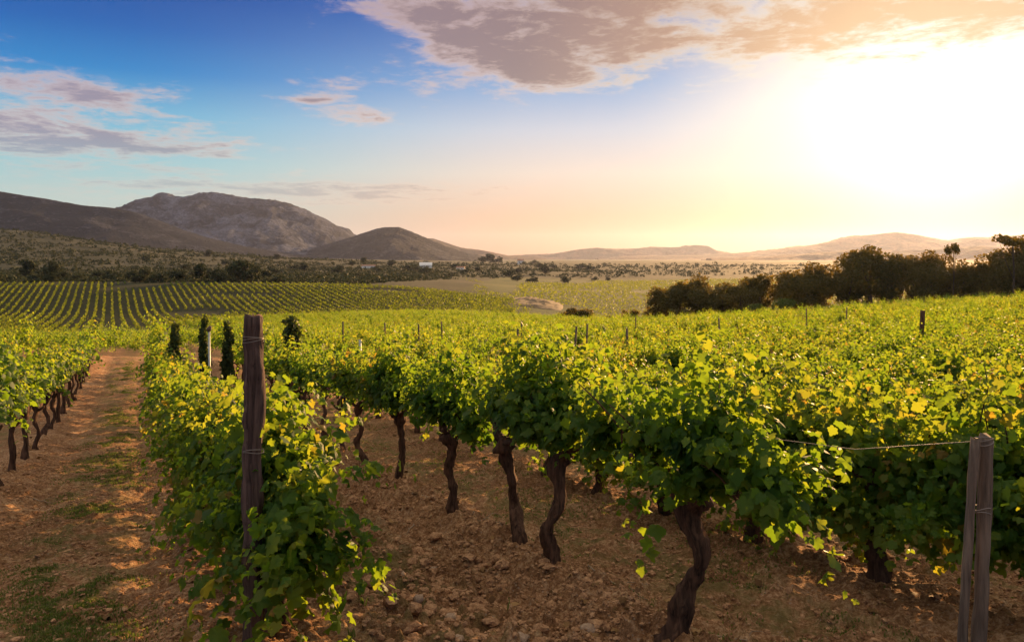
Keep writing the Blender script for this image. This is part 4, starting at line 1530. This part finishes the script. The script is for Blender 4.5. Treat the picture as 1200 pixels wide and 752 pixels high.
def clods():
    rng = np.random.default_rng(55)
    Xs, Ys, Ss = [], [], []
    for _ in range(9000):
        Y = 3.6 + 12 * rng.random() ** 1.5
        k = rng.choice([rng.uniform(0.3, 1.05), rng.uniform(-0.95, -0.02), rng.uniform(1.05, 1.9)], p=[0.68, 0.17, 0.15])
        X = ROW_X0 + k * ROW_S + ROW_M * Y
        if vnoise(np.array([X * 1.1]), np.array([Y * 1.1]), 6)[0] < 0.38:
            continue
        if abs(X / Y) > 0.72:
            continue
        big = 0.05 < k < 1.05
        Xs.append(X)
        Ys.append(Y)
        Ss.append(rng.uniform(0.006, 0.02) * (1 + (rng.random() < 0.2) * (rng.uniform(0.6, 2.0) if big else 0.5)))
    V, Fc = lumps(rng, np.array(Xs), np.array(Ys), np.array(Ss))
    tag(link('soil_clods', np_mesh('soil_clods', V, Fc, M_CLOD, False)), 'crumbly clods of dry reddish earth strewn between the rows', 'clods', kind='stuff')
    # crumbs: the fine litter of earth over the whole near ground
    bm = bmesh.new()
    bmesh.ops.create_icosphere(bm, subdivisions=1, radius=1.0)
    V0 = np.array([v.co[:] for v in bm.verts])
    F0 = np.array([[v.index for v in f.verts] for f in bm.faces])
    bm.free()
    n = 42000
    Y = 3.5 + 11 * rng.random(n) ** 1.6
    X = Y * rng.uniform(-0.70, 0.70, n)
    keep = vnoise(X * 1.3, Y * 1.3, 16) + 0.4 * vnoise(X * 5, Y * 5, 17) > 0.55
    X, Y = X[keep], Y[keep]
    n = len(X)
    S_ = rng.uniform(0.004, 0.0125, n) * (1 + (rng.random(n) < 0.12) * 0.7)
    W = V0[None] * (1 + rng.uniform(-0.35, 0.35, (n, len(V0), 1))) * np.stack([rng.uniform(0.8, 1.4, n), rng.uniform(0.8, 1.4, n), rng.uniform(0.5, 0.9, n)], 1)[:, None]
    W = W * S_[:, None, None] + np.stack([X, Y, hground(X, Y) + S_ * 0.2], 1)[:, None]
    Fc = (F0[None] + (np.arange(n) * len(V0))[:, None, None]).reshape(-1, 3)
    tag(link('soil_crumbs', np_mesh('soil_crumbs', W.reshape(-1, 3), Fc, M_CLOD, False)), 'fine crumbs of dry earth littering the vineyard floor', 'crumbs', kind='stuff')


clods()

for x, y, s, lab in [(528, 706, 0.042, 'pale stone in the rough soil below the knobbly headed vine'), (610, 741, 0.058, 'large pale stone at the bottom edge left of the thick trunk'),
                     (490, 700, 0.040, 'stone left of the pale one in the rough soil'), (470, 662, 0.038, 'small stone up the rough soil near the leafy post'),
                     (508, 652, 0.032, 'little stone beside the ridge under the bare trunks'), (690, 732, 0.05, 'brown stone at the foot of the ridge near the thick trunk'),
                     (150, 741, 0.036, 'stone lying at the bottom of the dirt track'), (537, 735, 0.034, 'flat stone between the two bottom edge stones')]:
    D = 1.8 / ((y - HY) / F - 0.109)
    X = (x - 600) / F * D
    rng = np.random.default_rng(int(x))
    V, Fc = lumps(rng, np.array([X]), np.array([D]), np.array([s]))
    c = np.array([X, D, hz(X, D)])
    tag(link('stone', np_mesh('stone', V - c, Fc, M_STONE, True), None, c), lab, 'stone', 'stones in the soil')


def dry_leaves():
    rng = np.random.default_rng(61)
    n = 900
    Y = 3.6 + 14 * rng.random(n) ** 1.4
    k = rng.choice([0, 1, 2, -1], n, p=[0.3, 0.35, 0.25, 0.1]) + rng.normal(0, 0.16, n)
    X = ROW_X0 + k * ROW_S + ROW_M * Y
    P = np.stack([X, Y, hground(X, Y) + 0.012], 1)
    N = rng.normal(0, 0.35, (n, 3)) + np.array([0, 0, 1.0])
    T = rng.normal(0, 1, (n, 3))
    m = leaf_mat('dry_leaf', [(0.0, (0.10, 0.05, 0.02)), (1.0, (0.34, 0.20, 0.08))], [(0.0, (0.1, 0.05, 0.01)), (1.0, (0.25, 0.14, 0.04))], 0.15, 0.8)
    o = link('fallen_leaves', leaves_mesh('fallen_leaves', P, N, T, rng.uniform(0.03, 0.075, n), LEAF_HI, m, rng.random(n)))
    tag(o, 'dry brown leaves fallen on the soil under the vines', 'leaves', kind='stuff')


dry_leaves()


def twig(x, y, L, a, curve, label, r=0.006):
    D = 1.8 / ((y - HY) / F - 0.109)
    X = (x - 600) / F * D
    t = np.linspace(-0.5, 0.5, 9)
    xs = X + math.cos(a) * t * L - math.sin(a) * curve * (t ** 2) * L
    ys = D + math.sin(a) * t * L + math.cos(a) * curve * (t ** 2) * L
    zs = hground(xs, ys)
    zs = np.maximum(zs, np.linspace(zs[0], zs[-1], 9)) + 0.008
    P = np.stack([xs, ys, zs], 1)
    c = P[4].copy()
    parts = [tube(P - c, np.full(9, r) * np.linspace(1.2, 0.6, 9), 6, 0.2, int(x))]
    q = P[5] - c
    parts.append(tube([q, q + np.array([0.05, 0.06, 0.02]) * L * 2, q + np.array([0.12, 0.10, 0.0]) * L * 2], [r * 0.7, r * 0.6, r * 0.3], 5))
    tag(link('twig', tubes_mesh('twig', parts, M_TWIG), None, c), label, 'twig', 'dry prunings on the soil')


twig(48, 573, 0.42, -0.5, 0.3, 'pale dry stick lying on the track near the left vines')
twig(512, 590, 0.9, -0.9, -0.25, 'long pale cane lying along the ridge by the straight brown trunk', 0.008)
twig(565, 625, 0.5, -0.7, 0.5, 'curved dry cane at the foot of the knobbly headed vine')
twig(485, 612, 0.4, 1.0, 0.6, 'bent dry cane on the rough soil left of the knobbly headed vine')
twig(720, 690, 0.5, -0.6, 0.3, 'dry cane on the ridge between the stout trunk and the thick one')
twig(860, 735, 0.6, -0.3, 0.4, 'dry cane on the soil right of the thick foreground trunk')


def grass(name, label, pts, hmin, hmax, seed, per=5):
    rng = np.random.default_rng(seed)
    P = np.repeat(pts, per, 0) + rng.normal(0, 0.022, (len(pts) * per, 2))
    n = len(P)
    Z = hground(P[:, 0], P[:, 1]) - 0.005
    a = rng.uniform(0, 6.28, n)
    h = rng.uniform(hmin, hmax, n)
    lean = rng.uniform(0.1, 0.9, n) * h
    w = rng.uniform(0.003, 0.006, n)
    dx, dy = np.cos(a), np.sin(a)
    B = np.stack([P[:, 0], P[:, 1], Z], 1)
    side = np.stack([-dy * w, dx * w, 0 * w], 1)
    mid = B + np.stack([dx * lean * 0.3, dy * lean * 0.3, h * 0.6], 1)
    tip = B + np.stack([dx * lean, dy * lean, h], 1)
    V = np.stack([B - side, B + side, mid + side * 0.8, mid - side * 0.8, tip], 1).reshape(-1, 3)
    o5 = (np.arange(n) * 5)[:, None]
    Fc = np.concatenate([np.array([[0, 1, 2]]) + o5, np.array([[0, 2, 3]]) + o5, np.array([[3, 2, 4]]) + o5])
    var = np.clip(rng.normal(0.5, 0.2, n) + (rng.random(n) < 0.12) * 0.4, 0, 1)
    tag(link(name, np_mesh(name, V, Fc, M_GRASS, False, {'var': np.tile(var, 3)})), label, 'grass', kind='stuff')


def grass_points(n, seed):
    rng = np.random.default_rng(seed)
    Y = 3.6 + 30 * rng.random(n) ** 1.8
    k = rng.choice([-1, 1, 0], n, p=[0.6, 0.28, 0.12])
    f = rng.normal(0.5, 0.11, n)
    kk = np.where(k == -1, -1 + f + 0.03, np.where(k == 1, 1 + rng.uniform(0.08, 0.95, n), rng.uniform(0.1, 0.45, n)))
    X = ROW_X0 + kk * ROW_S + ROW_M * Y
    keep = (vnoise(X * 1.6, Y * 1.6, 44) * 0.6 + vnoise(X * 4.5, Y * 4.5, 45) * 0.4) > np.where(k == -1, 0.55, 0.56)
    keep &= np.abs(X / Y) < 0.75
    return np.stack([X, Y], 1)[keep]


grass('grass', 'short sparse green weeds growing along the alleys between the rows', grass_points(60000, 5), 0.008, 0.032, 6)


def tuft(x, y, label, n=5, h=0.22):
    D = 1.8 / ((y - HY) / F - 0.109)
    X = (x - 600) / F * D
    rng = np.random.default_rng(int(x + y))
    V, Fc = [], []
    for k in range(n):
        a = rng.uniform(0, 6.28)
        L = h * rng.uniform(0.4, 1.0) if k else h
        d = np.array([math.cos(a), math.sin(a), 0]) * (0.4 if k else 0.25) * L
        b = np.array([rng.normal(0, 0.012), rng.normal(0, 0.012), -0.01])
        sd_ = np.array([-math.sin(a), math.cos(a), 0]) * 0.006
        o = len(V)
        V += [b - sd_, b + sd_, b + d * 0.3 + sd_ + [0, 0, L * 0.6], b + d * 0.3 - sd_ + [0, 0, L * 0.6], b + d + [0, 0, L]]
        Fc += [(o, o + 1, o + 2), (o, o + 2, o + 3), (o + 3, o + 2, o + 4)]
    me = np_mesh('grass_tuft', np.array(V), np.array(Fc), M_GRASS, False, {'var': np.full(len(Fc), 0.6)})
    tag(link('grass_tuft', me, None, (X, D, hz(X, D))), label, 'grass tuft', 'grass tufts in the soil')


tuft(597, 705, 'lone tall green grass blade in the soil below the slim crooked trunk', 3, 0.24)
tuft(410, 735, 'green grass tuft at the bottom edge right of the tall post', 14, 0.10)
tuft(425, 700, 'small green grass tuft right of the leafy post', 10, 0.08)

# ------------------------------------------------------------------ evening haze
def haze():
    me = bpy.data.meshes.new('haze')
    bm = bmesh.new()
    x0, x1, y0, y1, z0, z1 = -14500, 14500, -14500, 14500, -140, 430
    bmesh.ops.create_cube(bm, size=1, matrix=Matrix.Translation(((x0 + x1) / 2, (y0 + y1) / 2, (z0 + z1) / 2)) @ Matrix.Diagonal((x1 - x0, y1 - y0, z1 - z0, 1)))
    bm.to_mesh(me)
    m, t, out = new_mat('evening_haze')
    pv = t.new('ShaderNodeVolumePrincipled')
    pv.inputs['Color'].default_value = (0.62, 0.70, 1.0, 1)
    pv.inputs['Density'].default_value = HAZE
    pv.inputs['Anisotropy'].default_value = 0.6
    t.l.new(pv.outputs[0], out.inputs['Volume'])
    me.materials.append(m)
    tag(link('haze', me), 'thin evening haze filling the valley air', 'haze', kind='stuff')


HAZE = 0.000024
haze()
